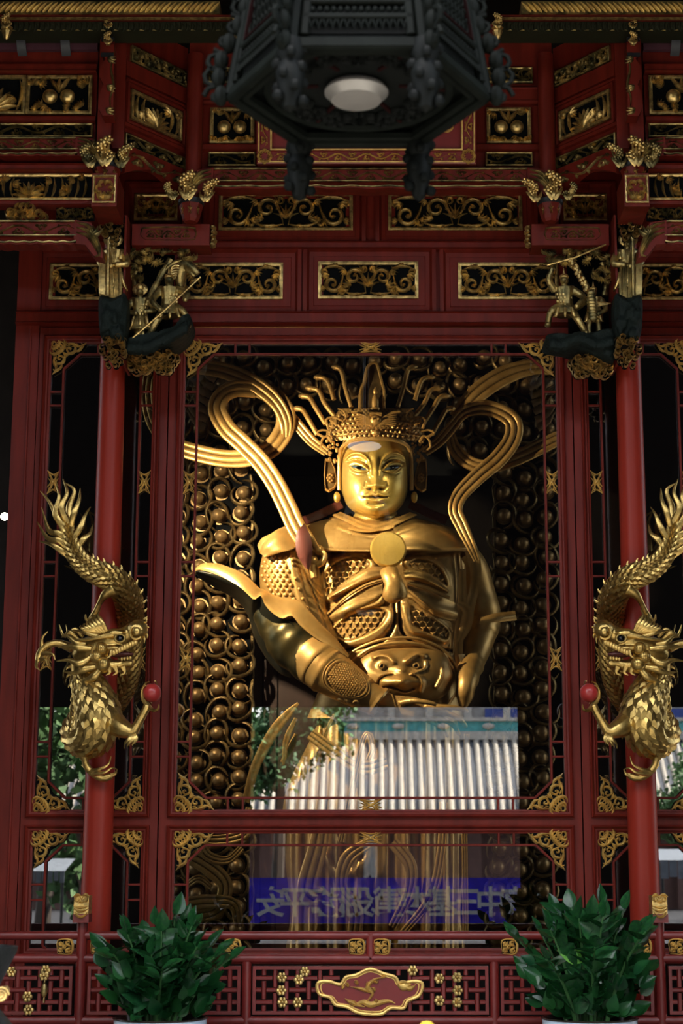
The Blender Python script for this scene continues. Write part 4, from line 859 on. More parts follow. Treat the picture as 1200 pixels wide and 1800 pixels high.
for k, (q, rad) in enumerate((([(748, 1242, 110), (776, 1243, 118), (800, 1244, 120), (820, 1250, 116)], 6.2), ([(752, 1249, 112), (782, 1253, 118), (806, 1262, 118), (818, 1276, 112)], 6.4), ([(748, 1256, 108), (776, 1264, 112), (798, 1276, 110), (806, 1290, 104)], 6.0), ([(740, 1261, 102), (764, 1272, 104), (780, 1284, 102), (786, 1294, 98)], 5.2), ([(704, 1236, 112), (726, 1232, 124), (748, 1234, 130), (764, 1238, 130)], 6.0))):
    b.tube(S3(interp(np.array(q, float), 10)), np.linspace(rad, rad*.62, 10)*KS, 9)
    b.ball(S3([q[-1]])[0], rad*.62*KS, 8, 6)
hd = b.build('hand', GOLDS, st); mo = hd.modifiers.new('blend', 'REMESH'); mo.mode = 'VOXEL'; mo.voxel_size = .010; mo.use_smooth_shade = True
b = MB(); b.lathe([(26*KS, 0), (28*KS, .02), (27*KS, .05)], (0, 0, 0), 24); b.V = [v@np.array([[.6, 0, .8], [0, 1, 0], [-.8, 0, .6]])+S3([(668, 1236, 98)])[0] for v in b.V]; b.build('wrist_ring', GOLDS, st)
# far arm, in shade
b = MB(); q = interp(np.array([(806, 968, -5, 28), (826, 1000, -30, 32), (838, 1040, -45, 32), (846, 1076, -45, 34), (848, 1092, -45, 30), (840, 1130, -30, 27), (828, 1165, 0, 23), (820, 1200, 60, 18), (816, 1228, 62, 13), (814, 1244, 62, 6)], float), 60)
b.tube(S3(q[:, :3]), q[:, 3]*KS*(1+.10*sum(np.exp(-((np.linspace(0, 1, 60)-c)/.014)**2) for c in (.42, .46, .70, .84, .94))), 24); b.build('far_arm', GOLDS, st, 60)
b = MB(); sheet(b, [(845, 1086, 50), (870, 1078, 40), (905, 1074, 20)], [(842, 1096, 54), (872, 1094, 44), (908, 1090, 22)], bul=4); b.build('arm_band', GOLDS, st)
for q in ([(818, 950, 70, 9), (830, 975, 66, 12), (836, 1005, 60, 10), (832, 1040, 58, 8), (822, 1075, 60, 10), (818, 1110, 62, 6)], [(806, 1060, 64, 5), (822, 1075, 68, 9), (818, 1100, 66, 10), (806, 1130, 62, 4)], [(812, 1000, 62, 6), (812, 1060, 62, 8), (806, 1120, 60, 8), (806, 1190, 52, 6)]):
    b = MB(); band(b, [(x, y, d-34, w_) for x, y, d, w_ in q], 1, FLATR); b.build('trailing_scarf', GOLDS, st, 60)
# crown
def crown(x, y):
    r = ridge(x, y, [(573, 770), (600, 764), (660, 758), (720, 764), (746, 770)], 2, 3)+ridge(x, y, [(585, 748), (620, 742), (660, 739), (700, 742), (736, 748)], 2, 3)
    return r+1.2*np.sin(x*.9)*np.sin(y*.9)
CRN = [(718, 598, 720, 44), (732, 586, 733, 54), (748, 577, 742, 61), (762, 573, 746, 64), (774, 575, 744, 62)]
b = MB(); DC = barrel(b, CRN, crown, 60, 110, 30, .8); b.build('crown_band', GOLDK2 if 'GOLDK2' in globals() else GOLDS, st, 80)
b = MB(); b.tube(S3(interp(np.array([(596, 862, 44), (596, 830, 46), (597, 803, 54), (603, 784, 72), (624, 774, 90), (660, 771, 98), (696, 774, 90), (716, 784, 72), (722, 803, 54), (723, 830, 46), (723, 862, 44)], float), 60)), 3.6*KS, 8); b.build('headband', GOLDS, st)
b = MB()
for j in range(6):
    for x in np.arange(580+(j % 2)*4, 742, 8.2):
        y = 727+j*7.6+6*((x-660)/75)**2
        if abs(x-660) < 30 and y < 755: continue
        c = float(DC(np.array([x]), np.array([min(y, 773.)]))[0]); b.ball(S3([(x, y, c+1.5)])[0], rng.uniform(2.3, 3.4)*KS, 7, 5)
for sx in (0, 1):
    for k in range(26):
        x, y = 574+rng.uniform(0, 22), 772+k*1.6; x = 1320-x if sx else x; b.ball(S3([(x, y, 52-abs(x-660)*.12)])[0], rng.uniform(2.2, 3.4)*KS, 7, 5)
b.build('crown_beads', GOLDS, st, kind='stuff')
S_ = lambda p, d: np.array([(x, y, d+6*(1-((x-660)/60)**2)) for x, y in p])
b = MB()
for sx in (0, 1):
    f = (lambda p: mirx(p)) if sx else (lambda p: p)
    for k in range(7): b.tube(S3(S_(interp(np.array(f(z1((575, 480-k*4), (530, 470-k*9), (470-k*2, 480-k*14)))), 8), 98)), np.linspace(2.4, .8, 8)*KS, 6)
    b.tube(S3(S_(interp(np.array(f(z1((560, 400), (600, 400), (640, 415)))), 8), 98)), 2*KS, 6)
    b.tube(S3(S_(interp(np.array(f(z1((440, 390), (500, 400), (560, 440), (600, 450)))), 10), 92)), np.linspace(3, 2, 10)*KS, 6)
b.ball(S3([(660, 739, 104)])[0], np.array((10, 6, 9))*KS, 14, 9); b.ball(S3([(660, 761, 100)])[0], np.array((8, 5, 5))*KS, 12, 8)
for x in (655, 665): b.ball(S3([(x, 736, 110)])[0], 2.2*KS, 7, 5)
b.build('crown_phoenix', GOLDS, st)
b = MB(); ol = z1((495, 380), (500, 260), (525, 190), (540, 110), (570, 70), (605, 70), (620, 110), (640, 190), (655, 260), (655, 380)); o3 = [(x, y, 66) for x, y in ol]
q = interp(np.array(o3, float), 40); b.tube(S3(q), 2.6*KS, 6); nz_ = b.build('niche_rim', GOLDS, st)
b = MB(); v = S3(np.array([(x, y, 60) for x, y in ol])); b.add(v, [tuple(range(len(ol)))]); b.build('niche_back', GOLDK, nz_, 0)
b = MB(); c = S3([(659.5, 722, 70)])[0]; b.lathe([(0, 0), (9*KS, 0), (9*KS, 4*KS), (6*KS, 6*KS), (6.5*KS, 14*KS), (6*KS, 22*KS), (3*KS, 29*KS), (2.6*KS, 30*KS), (4.2*KS, 33*KS), (4*KS, 37*KS), (2.2*KS, 40*KS), (1.8*KS, 42*KS), (0, 44*KS)], c, 16); b.build('niche_figure', GOLDS, st)
PL = [z1((330, 420), (265, 335), (222, 250), (140, 232)), z1((270, 470), (205, 365), (160, 295), (95, 285)), z1((215, 540), (155, 435), (115, 375), (60, 368)), z1((325, 310), (292, 205), (258, 168), (195, 162)), z1((440, 360), (402, 235), (372, 115), (312, 92))]
for sx in (0, 1):
    for i, p in enumerate(PL):
        p = mirx(p, 658) if sx else p; q = interp(np.array([(x, y, 40-k*6) for k, (x, y) in enumerate(p)], float), 26); rr = np.interp(np.linspace(0, 1, 26), (0, .75, .92, 1), (4.2, 4.6, 5.6, 2.5))*KS*(1+.07*np.sin(np.arange(26)*2.6))
        b = MB(); b.tube(S3(q), rr, 9); b.build('crown_plume', GOLDS, st)
    f = (lambda p: mirx(p)) if sx else (lambda p: p)
    b = MB(); band(b, f([(574, 795, 20, 8), (548, 775, 20, 10), (522, 745, 18, 10), (505, 722, 14, 7)]), 1, RIB); b.build('crown_ribbon', GOLDS, st, 60)
    b = MB()
    for p in (((290, 500), (275, 440), (330, 425), (385, 450), (405, 420), (385, 380), (350, 370)), ((265, 560), (215, 530), (250, 510), (300, 520)), ((345, 480), (300, 440), (320, 470)), ((310, 590), (285, 550), (250, 570), (240, 620), (260, 640))):
        q = interp(np.array(f(z1(*p))), 16); b.tube(S3(np.column_stack([q, np.full(16, 76)])), np.linspace(2.6, 1.5, 16)*KS, 6)
    b.build('crown_tendrils', GOLDS, st)
    fl = [(571, 806), (582, 806), (589, 822), (593, 850), (588, 860), (578, 866), (571, 862), (569, 835)]; q = np.array(f(fl)); c = q.mean(0)
    b = MB(); b.grid(np.stack([S3(np.column_stack([w_, np.full(len(q), d)])) for w_, d in ((q, 24), (q, 34), (c+(q-c)*.86, 38), (c+(q-c)*.78, 34), (c+(q-c)*.02, 35))]), cv=True); ef = b.build('crown_lappet', GOLDS, st, 30)
    b = MB(); x, y = f([(580, 840)])[0]
    for k in range(9): b.ball(S3([(x+4.6*math.cos(k*.785), y+6.5*math.sin(k*.785), 38)])[0] if k < 8 else S3([(x, y, 40)])[0], (2.4 if k < 8 else 3.2)*KS, 7, 5)
    b.build('rosette', GOLDS, ef)
    b = MB(); x, y = f([(592, 874)])[0]; b.ball(S3([(x, y, 44)])[0], np.array((6, 5, 10))*KS, 12, 9); b.build('ear_lobe', GOLDF, st)
# celestial scarves looping beside the head
b = MB(); q = [(548, 968, 78, 15), (536, 950, 84, 17), (520, 925, 80, 17), (504, 890, 70, 17), (484, 850, 62, 17), (458, 812, 56, 17), (425, 778, 50, 17), (398, 752, 46, 17), (382, 720, 42, 17), (390, 696, 40, 16), (414, 683, 38, 16), (448, 684, 34, 16)]
band(b, q, 1, RIB, n=90); b.build('scarf', GOLDS, st, 50)
b = MB(); q = [(445, 682, 22, 15), (478, 694, 22, 17), (500, 722, 24, 18), (500, 752, 24, 18), (480, 784, 24, 18), (445, 802, 22, 17), (400, 806, 20, 16), (350, 797, 18, 16), (308, 782, 16, 15), (276, 752, 14, 14), (262, 712, 12, 13), (262, 668, 10, 12), (275, 640, 8, 12)]
band(b, q, 1, RIB, n=90); b.build('scarf', GOLDS, st, 50)
b = MB(); q = [(318, 648, 22, 13), (352, 645, 28, 14), (395, 652, 32, 15), (435, 668, 34, 16), (468, 690, 34, 15), (490, 714, 30, 13), (502, 742, 28, 12), (503, 768, 25, 8)]
band(b, q, 1, RIB, n=70); b.build('scarf', GOLDS, st, 50)
b = MB(); q = [(838, 985, 40, 6), (828, 960, 50, 9), (812, 925, 46, 12), (800, 895, 40, 13), (810, 868, 36, 14), (842, 835, 32, 15), (876, 806, 28, 16), (900, 772, 26, 16), (902, 742, 24, 16), (880, 724, 22, 15), (848, 716, 20, 14), (820, 722, 18, 12), (800, 738, 16, 10)]
band(b, q, 1, RIB, n=90); b.build('scarf', GOLDS, st, 50)
b = MB(); q = [(790, 760, 6, 8), (800, 790, 8, 12), (826, 814, 10, 13), (860, 820, 10, 13), (905, 806, 10, 14), (950, 785, 8, 14), (985, 768, 6, 13)]
band(b, q, 1, RIB, n=60); b.build('scarf', GOLDS, st, 50)
b = MB(); q = [(800, 735, 6, 14), (840, 690, 8, 18), (890, 658, 8, 18), (940, 645, 8, 14), (990, 650, 6, 12)]
band(b, q, 1, RIB, n=60); b.build('scarf', GOLDS, st, 50)
b = MB(); sheet(b, z2((380, 230), (370, 300), (385, 400), (440, 480)), [(x, y) for x, y in z2((425, 160), (475, 250), (490, 360), (470, 500))]) if 0 else sheet(b, [(521, 935, 92), (519, 955, 96), (523, 977, 94), (536, 998, 84)], [(534, 920, 84), (545, 942, 90), (549, 970, 90), (544, 1002, 82)], bul=4); b.build('scarf_lining', mat('scarf_lining_red', (.20, .06, .045), .45), st)
for p in (z2((500, 440), (495, 500), (505, 560)), z2((540, 360), (580, 400), (560, 450), (520, 470))):
    b = MB(); q = interp(np.array([(x, y, 72) for x, y in p], float), 10); b.tube(S3(q), 6*KS, 8); b.ball(S3([q[0]])[0], 9*KS, 10, 7); b.build('shoulder_toggle', GOLDS, st)
# skirt and hanging scarves, mostly lost behind the reflection
def skirt(x, y): return 5*np.sin((x-660)*.16+.3*np.sin(y*.02))+3*np.sin((x-660)*.37+1)+ridge(x, y, [(560, 1480), (600, 1540), (650, 1500), (640, 1440)], 6, 10)
b = MB(); barrel(b, [(1236, 575, 795, 40), (1300, 545, 808, 52), (1400, 500, 800, 56), (1500, 500, 820, 58), (1600, 510, 810, 58), (1680, 500, 820, 56)], skirt, 80, 120, 0); b.build('skirt', GOLDS, st, 80)
zb0 = float(P(0, 1680, YS)[2]); b = MB(); b.lathe([(0, 0), (1.05, 0), (1.05, .12), (.95, .2), (.95, zb0-.12), (1.02, zb0-.05), (1.02, zb0+.04), (0, zb0+.04)], (0, YS, 0), 8); b.build('pedestal', DARK, st, 20)
for q in ([(545, 1290, 70, 10), (600, 1330, 80, 12), (640, 1350, 84, 12), (680, 1340, 84, 12)], [(650, 1480, 80, 9), (610, 1510, 84, 12), (600, 1560, 82, 10), (625, 1600, 80, 12), (620, 1660, 76, 12)], [(690, 1480, 80, 10), (720, 1520, 84, 11), (718, 1570, 82, 9), (690, 1630, 80, 8)], [(570, 1400, 70, 12), (560, 1480, 74, 16), (540, 1560, 74, 18), (555, 1580, 74, 20)], [(780, 1410, 60, 8), (775, 1500, 66, 8), (755, 1580, 66, 8), (700, 1650, 64, 6)], [(820, 1290, 70, 5), (816, 1400, 60, 5), (818, 1640, 50, 5)], [(600, 1480, 78, 6), (640, 1300, 88, 6), (655, 1315, 92, 6), (648, 1335, 94, 5)]):
    b = MB(); band(b, q, 1, RIB); b.build('hanging_scarf', GOLDS, st, 50)
for q in ([(432, 1410, 60, 7), (448, 1350, 66, 8), (478, 1290, 72, 9), (505, 1256, 74, 7), (524, 1236, 74, 2)], [(498, 1345, 70, 2), (503, 1300, 72, 5), (520, 1262, 74, 3)], [(556, 1345, 70, 1.5), (572, 1290, 74, 3.5), (592, 1246, 76, 1.5)], [(495, 1340, 64, 3), (512, 1312, 64, 6), (520, 1290, 64, 3)]):
    b = MB(); band(b, q, 1, FLATR); b.build('feather_blade', GOLDS, st, 50)
for q in ([(318, 1500, 30, 12), (360, 1520, 34, 14), (395, 1555, 36, 13), (380, 1600, 34, 12), (330, 1612, 30, 11)], [(330, 1470, 24, 9), (380, 1478, 28, 10), (430, 1465, 28, 10), (440, 1420, 26, 8)], [(325, 1590, 40, 12), (365, 1585, 42, 12), (410, 1590, 40, 10), (420, 1630, 36, 8)], [(330, 1555, 20, 6), (350, 1545, 24, 7), (372, 1560, 24, 5)], [(352, 1480, 36, 8), (366, 1505, 38, 9), (400, 1512, 38, 7), (425, 1490, 34, 6)]):
    b = MB(); band(b, q, 1, RIB); b.build('trailing_hem', GOLDS, st, 50)
# ------------------------------------------------------------------ carved cloud screen behind the statue
YR = 3.15
cs = thing('cloud_screen', 'dark gilded openwork cloud screen with round bosses behind the statue', 'screen', (0, YR, 0))
uR = U_(1000, YR)
def boss():
    b = MB(); r = 11.5*uR; b.lathe([(0, .165), (.45*r, .16), (.8*r, .14), (r, .09), (1.02*r, .045), (.78*r, .03), (1.0*r, 0), (1.3*r, .0)], (0, 0, 0), 16, 'y'); return b
def curl(k):
    b = MB(); r = np.random.default_rng(k); a0 = r.uniform(0, 6.28); n = 22; a = a0+np.linspace(0, 4.6+r.uniform(0, .8), n); rad = (18.5+2.5*np.sin(a*2+k)+np.linspace(0, 6, n))*uR
    q = np.stack([rad*np.cos(a), np.full(n, -.03)-.05*np.sin(np.linspace(0, PI, n)), rad*np.sin(a)*1.08], 1)
    b.sweep(q, [(-1, -1), (-1, .2), (-.4, .8), (.3, .7), (1, .1), (1, -1)], np.interp(np.linspace(0, 1, n), (0, .15, .8, 1), (.3, 1, .9, .25))*3.2*uR, hgt=.03); return b
protoB = None; protoC = {}
rr_ = np.random.default_rng(5); POS = []
for j in range(34):                                    # left, right and upper fields of bosses
    y = 640+j*38.5
    for i in range(18):
        x = 312+i*38+(j % 2)*10*0+rr_.uniform(-4, 4)-(y-900)*.012; yy = y+rr_.uniform(-5, 5)+6*math.sin(i*1.7)
        if y > 830 and 436 < x < 872: continue
        if y > 700 and 500 < x < 800: continue
        POS.append((x, yy))
for i, (x, y) in enumerate(POS):
    p = P(x, y, YR)
    if protoB is None: o = protoB = boss().build('cloud_boss', mat('boss_gold', (.48, .30, .12), .4, .6, scale=9, col2=(.26, .155, .06)), None, 50); o.parent = cs
    else: o = protoB.copy(); C.objects.link(o); o.parent = cs
    o.location = (p[0], 0, p[2]); k = int(rr_.integers(0, 9))
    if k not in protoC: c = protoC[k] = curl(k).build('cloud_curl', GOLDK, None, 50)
    else: c = protoC[k].copy(); C.objects.link(c)
    c.parent = o; c.rotation_euler = (0, rr_.uniform(-.7, .7), 0)
for xa, xb, s in ((315, 440, 1), (872, 1000, -1)):
    e = 440 if s > 0 else 872; pts = [(e+s*4*abs(math.sin(k*.75)), 835+k*13) for k in range(62)]; far = 300 if s > 0 else 1010
    b = MB(); q = PV([p[0] for p in pts], [p[1] for p in pts], YR); b.tube(q, 3.2*uR, 6); b.build('scalloped_edge', GOLDK, cs)
    slab('backing', *sorted((X_(far, 1200, YR), X_(e-s*2, 1200, YR))), YR+.02, YR+.06, Z_(1660, YR), Z_(830, YR), GROUND, cs)
slab('backing', X_(300, 700, YR), X_(1010, 700, YR), YR+.03, YR+.07, Z_(835, YR), Z_(580, YR), GROUND, cs)
b = MB(); m_ = mat('flame_gold', (.30, .17, .07), .45, .5)
for cx_, cy_, s in ((960, 735, 1), (345, 735, -1)):
    for k in range(9):
        a = -1.9+k*.22; x0_, y0_ = cx_-s*40+s*k*3, cy_-95+k*14; L_ = 42+6*math.sin(k*2)
        q = [(x0_, y0_, 0), (x0_+s*L_*.45, y0_-10, 0), (x0_+s*L_*.7, y0_-26, 0), (x0_+s*L_, y0_-34, 0)]; r_ = interp(np.array(q, float), 10); b.tube(PV(r_[:, 0], r_[:, 1], YR-.16+0*r_[:, 0]), np.interp(np.linspace(0, 1, 10), (0, .3, 1), (7, 6, .6))*uR, 7, .4)
b.build('flame_halo', m_, cs)
bo = thing('niche_panel', 'plain brown board standing behind the statue beside its elbow', 'panel', (X_(480, 1180, 3.5), 3.5, 0))
slab('board', X_(441, 1180, 3.5), X_(560, 1180, 3.5), 3.5, 3.55, 0, Z_(1040, 3.5), BROWN, bo)
for x in (462, 488): slab('board_joint', X_(x-1, 1180, 3.5), X_(x+1, 1180, 3.5), 3.49, 3.5, 0, Z_(1040, 3.5), DARK, bo)
# ------------------------------------------------------------------ red columns and the dragons wound round them
YC = -.35; UD = .0049
def DP(q): q = np.asarray(q, float); return np.stack([P(a, b_, c) for a, b_, c in q[:, :3]])
def remesh(o, vs, sm=True):
    m = o.modifiers.new('blend', 'REMESH'); m.mode = 'VOXEL'; m.voxel_size = vs; m.use_smooth_shade = sm
XC = X_(184, 1100, YC)
def column(s):
    t = MIR(s); sd = 'left' if s > 0 else 'right'
    c = thing('column', f'round red lacquered column wound by the {sd} dragon', 'column', (s*XC, YC, 0), 'round red columns')
    b = MB(t); z = [0, 1.2, 3, 5, Z_(420, YC)]; b.tube([(XC, YC, q) for q in z], [.129, .127, .122, .115, .108], 40, up=(0, -1, 0)); b.build('shaft', REDC, c, 60)
column(1); column(-1)
def strand(b, q, r0, r1, n=14, flat=.6, mid=None):     # tapering wavy lock
    p = DP(interp(np.array(q, float), n)); k = np.linspace(0, 1, n); r = (np.interp(k, (0, .35, 1), (r0, mid, r1)) if mid else r0+(r1-r0)*k)*UD; b.tube(p, r, 8, flat)
def dragon(s):
    t = MIR(s); sd = 'left' if s > 0 else 'right'
    d = thing('dragon', f'gilded wooden dragon coiled round the {sd} red column, head turned to the middle', 'dragon', (s*XC, YC, Z_(1370, YC)), 'gilded column dragons')
    bd = np.array([(117, 905, -.62, 4), (119, 930, -.63, 8), (125, 958, -.64, 11.5), (140, 985, -.66, 14), (163, 1003, -.68, 17), (190, 1014, -.70, 19.5), (213, 1031, -.64, 21), (226, 1055, -.52, 21.5), (229, 1085, -.37, 21), (227, 1130, -.26, 20), (222, 1180, -.22, 21), (208, 1218, -.16, 22), (182, 1246, -.10, 24), (150, 1264, -.17, 25), (136, 1287, -.37, 26), (150, 1300, -.56, 30), (170, 1284, -.66, 36), (172, 1252, -.69, 37), (162, 1220, -.67, 31), (150, 1192, -.64, 24), (146, 1160, -.66, 22)], float)
    r = interp(bd, 150); pts = DP(r); rad = r[:, 3]*UD
    b = MB(t); b.tube(pts, rad, 18)
    hd = np.array([(138, 1160, -.68, 18), (155, 1146, -.72, 24), (178, 1136, -.75, 25), (200, 1127, -.78, 20), (220, 1118, -.80, 16), (236, 1110, -.80, 17), (248, 1104, -.80, 14), (257, 1102, -.8, 7)], float); q = interp(hd, 30); b.tube(DP(q), q[:, 3]*UD, 16, .8)
    jw = np.array([(155, 1164, -.72, 17), (180, 1170, -.75, 15), (205, 1170, -.77, 10), (222, 1166, -.78, 8), (233, 1167, -.78, 7)], float); q = interp(jw, 20); b.tube(DP(q), q[:, 3]*UD, 12, 1.1)
    b.ball(P(243, 1107, -.82), (.085, .10, .085), 16, 12); b.ball(P(203, 1114, -.84), (.10, .07, .045), 14, 10); b.ball(P(200, 1140, -.83), (.10, .05, .028), 12, 8)
    for leg in ([(196, 1268, -.70, 22), (214, 1280, -.78, 17), (232, 1286, -.82, 11), (240, 1276, -.83, 8), (252, 1255, -.84, 7), (260, 1239, -.84, 7)], [(140, 1296, -.55, 26), (142, 1318, -.62, 15), (148, 1332, -.62, 7), (153, 1348, -.60, 6.5), (166, 1361, -.58, 7), (182, 1368, -.56, 7), (197, 1363, -.55, 6)],
                [(200, 1035, -.72, 14), (184, 1046, -.72, 8), (175, 1060, -.68, 5), (168, 1076, -.64, 6), (160, 1088, -.62, 6)], [(128, 1140, -.62, 9), (104, 1131, -.62, 7), (84, 1134, -.62, 6.5), (70, 1147, -.62, 6), (67, 1164, -.62, 6)]):
        q = interp(np.array(leg, float), 24); b.tube(DP(q), q[:, 3]*UD, 10)
    o = b.build('body', GOLDG, d, 0); remesh(o, .011)
    b = MB(t)                                         # overlapping scales
    tg = np.gradient(pts, axis=0); tg /= np.linalg.norm(tg, axis=1)[:, None]; L = np.r_[0, np.cumsum(np.linalg.norm(np.diff(pts, axis=0), axis=1))]; l = .10; row = 0
    while l < L[-1]-.12:
        p = np.array([np.interp(l, L, pts[:, k]) for k in range(3)]); tt = np.array([np.interp(l, L, tg[:, k]) for k in range(3)]); tt /= np.linalg.norm(tt); R0 = np.interp(l, L, rad)*1.0
        u = np.array((0, -1., 0)); u -= tt*(u@tt); u /= np.linalg.norm(u); v = np.cross(tt, u); m = 12 if R0 < .09 else 14
        w_ = 2*PI*R0/m; ln = max(.045, w_*1.05)
        for k in range(m):
            a = (k+.5*(row % 2))*2*PI/m; n_ = u*math.cos(a)+v*math.sin(a); c = np.cross(tt, n_); g = lambda f, sd_, up: p+n_*(R0+up)-tt*f*ln+c*sd_*w_
            b.add([g(-.55, -.28, .0), g(-.55, .28, .0), g(.15, .52, .004), g(.62, 0, .022), g(.15, -.52, .004), g(0, 0, .020)], [(0, 1, 5), (1, 2, 5), (2, 3, 5), (3, 4, 5), (4, 0, 5)])
        l += ln*.62; row += 1
    b.build('scales', GOLDG, d, 25, kind='stuff')
    for k in range(24, 150, 3):
        if 62 < k < 118: continue
        p = r[k]; q_ = r[min(k+1, 149)]; dx, dy = q_[0]-p[0], q_[1]-p[1]; n_ = math.hypot(dx, dy)+1e-6; nx, ny = (dy/n_, -dx/n_) if k < 70 else (dy/n_, -dx/n_)
        h_ = 9; b = MB(t); strand(b, [(p[0]+nx*p[3]*.8, p[1]+ny*p[3]*.8, p[2]), (p[0]+nx*(p[3]+h_*.6)-dx/n_*2, p[1]+ny*(p[3]+h_*.6)-dy/n_*2, p[2]), (p[0]+nx*(p[3]+h_)-dx/n_*6, p[1]+ny*(p[3]+h_)-dy/n_*6, p[2])], 5, .6, 6); b.build('back_fin', GOLDG, d)
    for q in ([(122, 948, -.64), (102, 912, -.66), (88, 884, -.64), (71, 863, -.6)], [(120, 930, -.64), (98, 905, -.66), (104, 872, -.66), (98, 850, -.62)], [(120, 920, -.66), (108, 892, -.68), (118, 866, -.66), (111, 842, -.62)], [(122, 918, -.62), (122, 890, -.6), (131, 862, -.6), (113, 848, -.58)], [(124, 925, -.66), (130, 902, -.68), (139, 880, -.66), (141, 858, -.62)],
              [(130, 945, -.66), (142, 925, -.66), (150, 905, -.64), (159, 891, -.6)], [(136, 962, -.66), (148, 946, -.66), (158, 938, -.64), (163, 922, -.6)], [(124, 958, -.64), (104, 938, -.66), (86, 932, -.64), (73, 892, -.6)], [(122, 968, -.64), (104, 950, -.66), (84, 946, -.64), (65, 917, -.6)], [(126, 982, -.64), (108, 968, -.66), (90, 957, -.66), (68, 951, -.6)]):
        b = MB(t); strand(b, q, 5, .8, 20, .55, 6); b.build('tail_flame', GOLDG, d)
    for q, r0 in (([(160, 1140, -.84), (138, 1138, -.86), (118, 1136, -.84), (102, 1139, -.82)], 6.5), ([(160, 1154, -.84), (140, 1166, -.86), (120, 1160, -.84), (99, 1162, -.82)], 6.5), ([(168, 1172, -.83), (148, 1176, -.84), (130, 1183, -.82), (112, 1181, -.8)], 6.5), ([(176, 1176, -.82), (164, 1190, -.82), (150, 1196, -.8), (136, 1203, -.78)], 7), ([(150, 1132, -.86), (134, 1130, -.86), (118, 1118, -.84), (108, 1120, -.82)], 5), ([(140, 1128, -.8), (124, 1112, -.82), (112, 1118, -.8), (104, 1098, -.78)], 5), ([(146, 1120, -.8), (132, 1106, -.8), (120, 1112, -.8), (116, 1098, -.76)], 4)):
        b = MB(t); strand(b, q, r0*.7, .8, 18, .5, r0); b.build('mane_lock', GOLDG, d)
    for q, r0 in (([(200, 1115, -.88), (176, 1120, -.90), (150, 1124, -.88), (122, 1126, -.84)], 5), ([(172, 1119, -.88), (154, 1114, -.9), (142, 1110, -.88), (128, 1108, -.84)], 4.5)):
        b = MB(t); strand(b, q, r0, 1.6, 18, .9); b.build('horn', GOLDG, d)
    for k in range(7):
        b = MB(t); strand(b, [(188-k*3, 1112, -.86), (180-k*6, 1096+k*1.5, -.88), (172-k*5, 1082+k*3, -.86), (176-k*6+(k % 2)*4, 1072+k*5, -.82)], 3.5, 1, 14, .7, 5); b.build('crest_lock', GOLDG, d)
    for x, y, r_ in ((178, 1140, 11.5), (169.5, 1154, 11.5), (181, 1167, 12.5)):
        b = MB(t); c = P(x, y, -.86); b.ball(c, (r_*UD, .05, r_*UD), 16, 10)
        for j in range(-3, 4): b.tube([c+np.array((j*.013, -.05*math.sqrt(max(.05, 1-(j/4.2)**2-.3)), -.03)), c+np.array((j*.013, -.052*math.sqrt(max(.05, 1-(j/4.2)**2)), 0)), c+np.array((j*.013, -.05*math.sqrt(max(.05, 1-(j/4.2)**2-.3)), .03))], .003, 4)
        b.build('cheek_boss', GOLDG, d)
    b = MB(t); c = P(211, 1122, -.885); b.ball(c, (.030, .03, .030), 14, 10); e = b.build('eye', EYEK, d)
    b = MB(t); a = np.linspace(0, 2*PI, 20); b.tube(np.stack([c[0]+.040*np.cos(a), 0*a+c[1]-.004, c[2]+.034*np.sin(a)], 1), .010, 6); b.build('eye_ring', GOLDG, e)
    for k in range(9): 
        b = MB(t); f = k/8; b.ball(P(200+f*38, 1147-f*18, -.885), (.020, .02, .026), 8, 6); b.build('tooth', GOLDB, d)
    for k in range(4): b = MB(t); b.ball(P(214+k*5, 1158.5-k*.6, -.85), (.012, .012, .016), 8, 6); b.build('tooth', GOLDB, d)
    b = MB(t); strand(b, [(197, 1143, -.86), (194, 1152, -.87), (188, 1157, -.87)], 3.5, .8, 8); b.build('fang', GOLDB, d)
    b = MB(t); b.ball(P(212, 1150, -.80), (.11, .05, .028), 12, 8); b.build('mouth_lining', CLOTH, d)
    b = MB(t); c = P(239, 1111, -.92); a = np.linspace(.4, 5.6, 18); b.tube(np.stack([c[0]+.05*np.cos(a), 0*a+c[1]+.02, c[2]+.055*np.sin(a)], 1), .014, 7); b.ball(P(240, 1110, -.915), (.035, .02, .04), 10, 7); b.build('nostril', GOLDG, d)
    for q in ([(252, 1098, -.82), (257, 1092, -.84), (258, 1086, -.84)], [(254, 1104, -.82), (260, 1102, -.84), (262, 1103, -.84)], [(254, 1112, -.82), (259, 1117, -.84), (258, 1122, -.84)], [(250, 1118, -.82), (254, 1124, -.84), (253, 1131, -.84)], [(246, 1120, -.84), (247, 1126, -.86), (244, 1131, -.86)]):
        b = MB(t); strand(b, q, 4, .8, 8); b.build('snout_spike', GOLDG, d)
    for x in (190, 202, 216): b = MB(t); strand(b, [(x, 1172, -.82), (x+3, 1182, -.82), (x-4, 1187, -.82)], 5, .8, 9); b.build('jaw_frill', GOLDG, d)
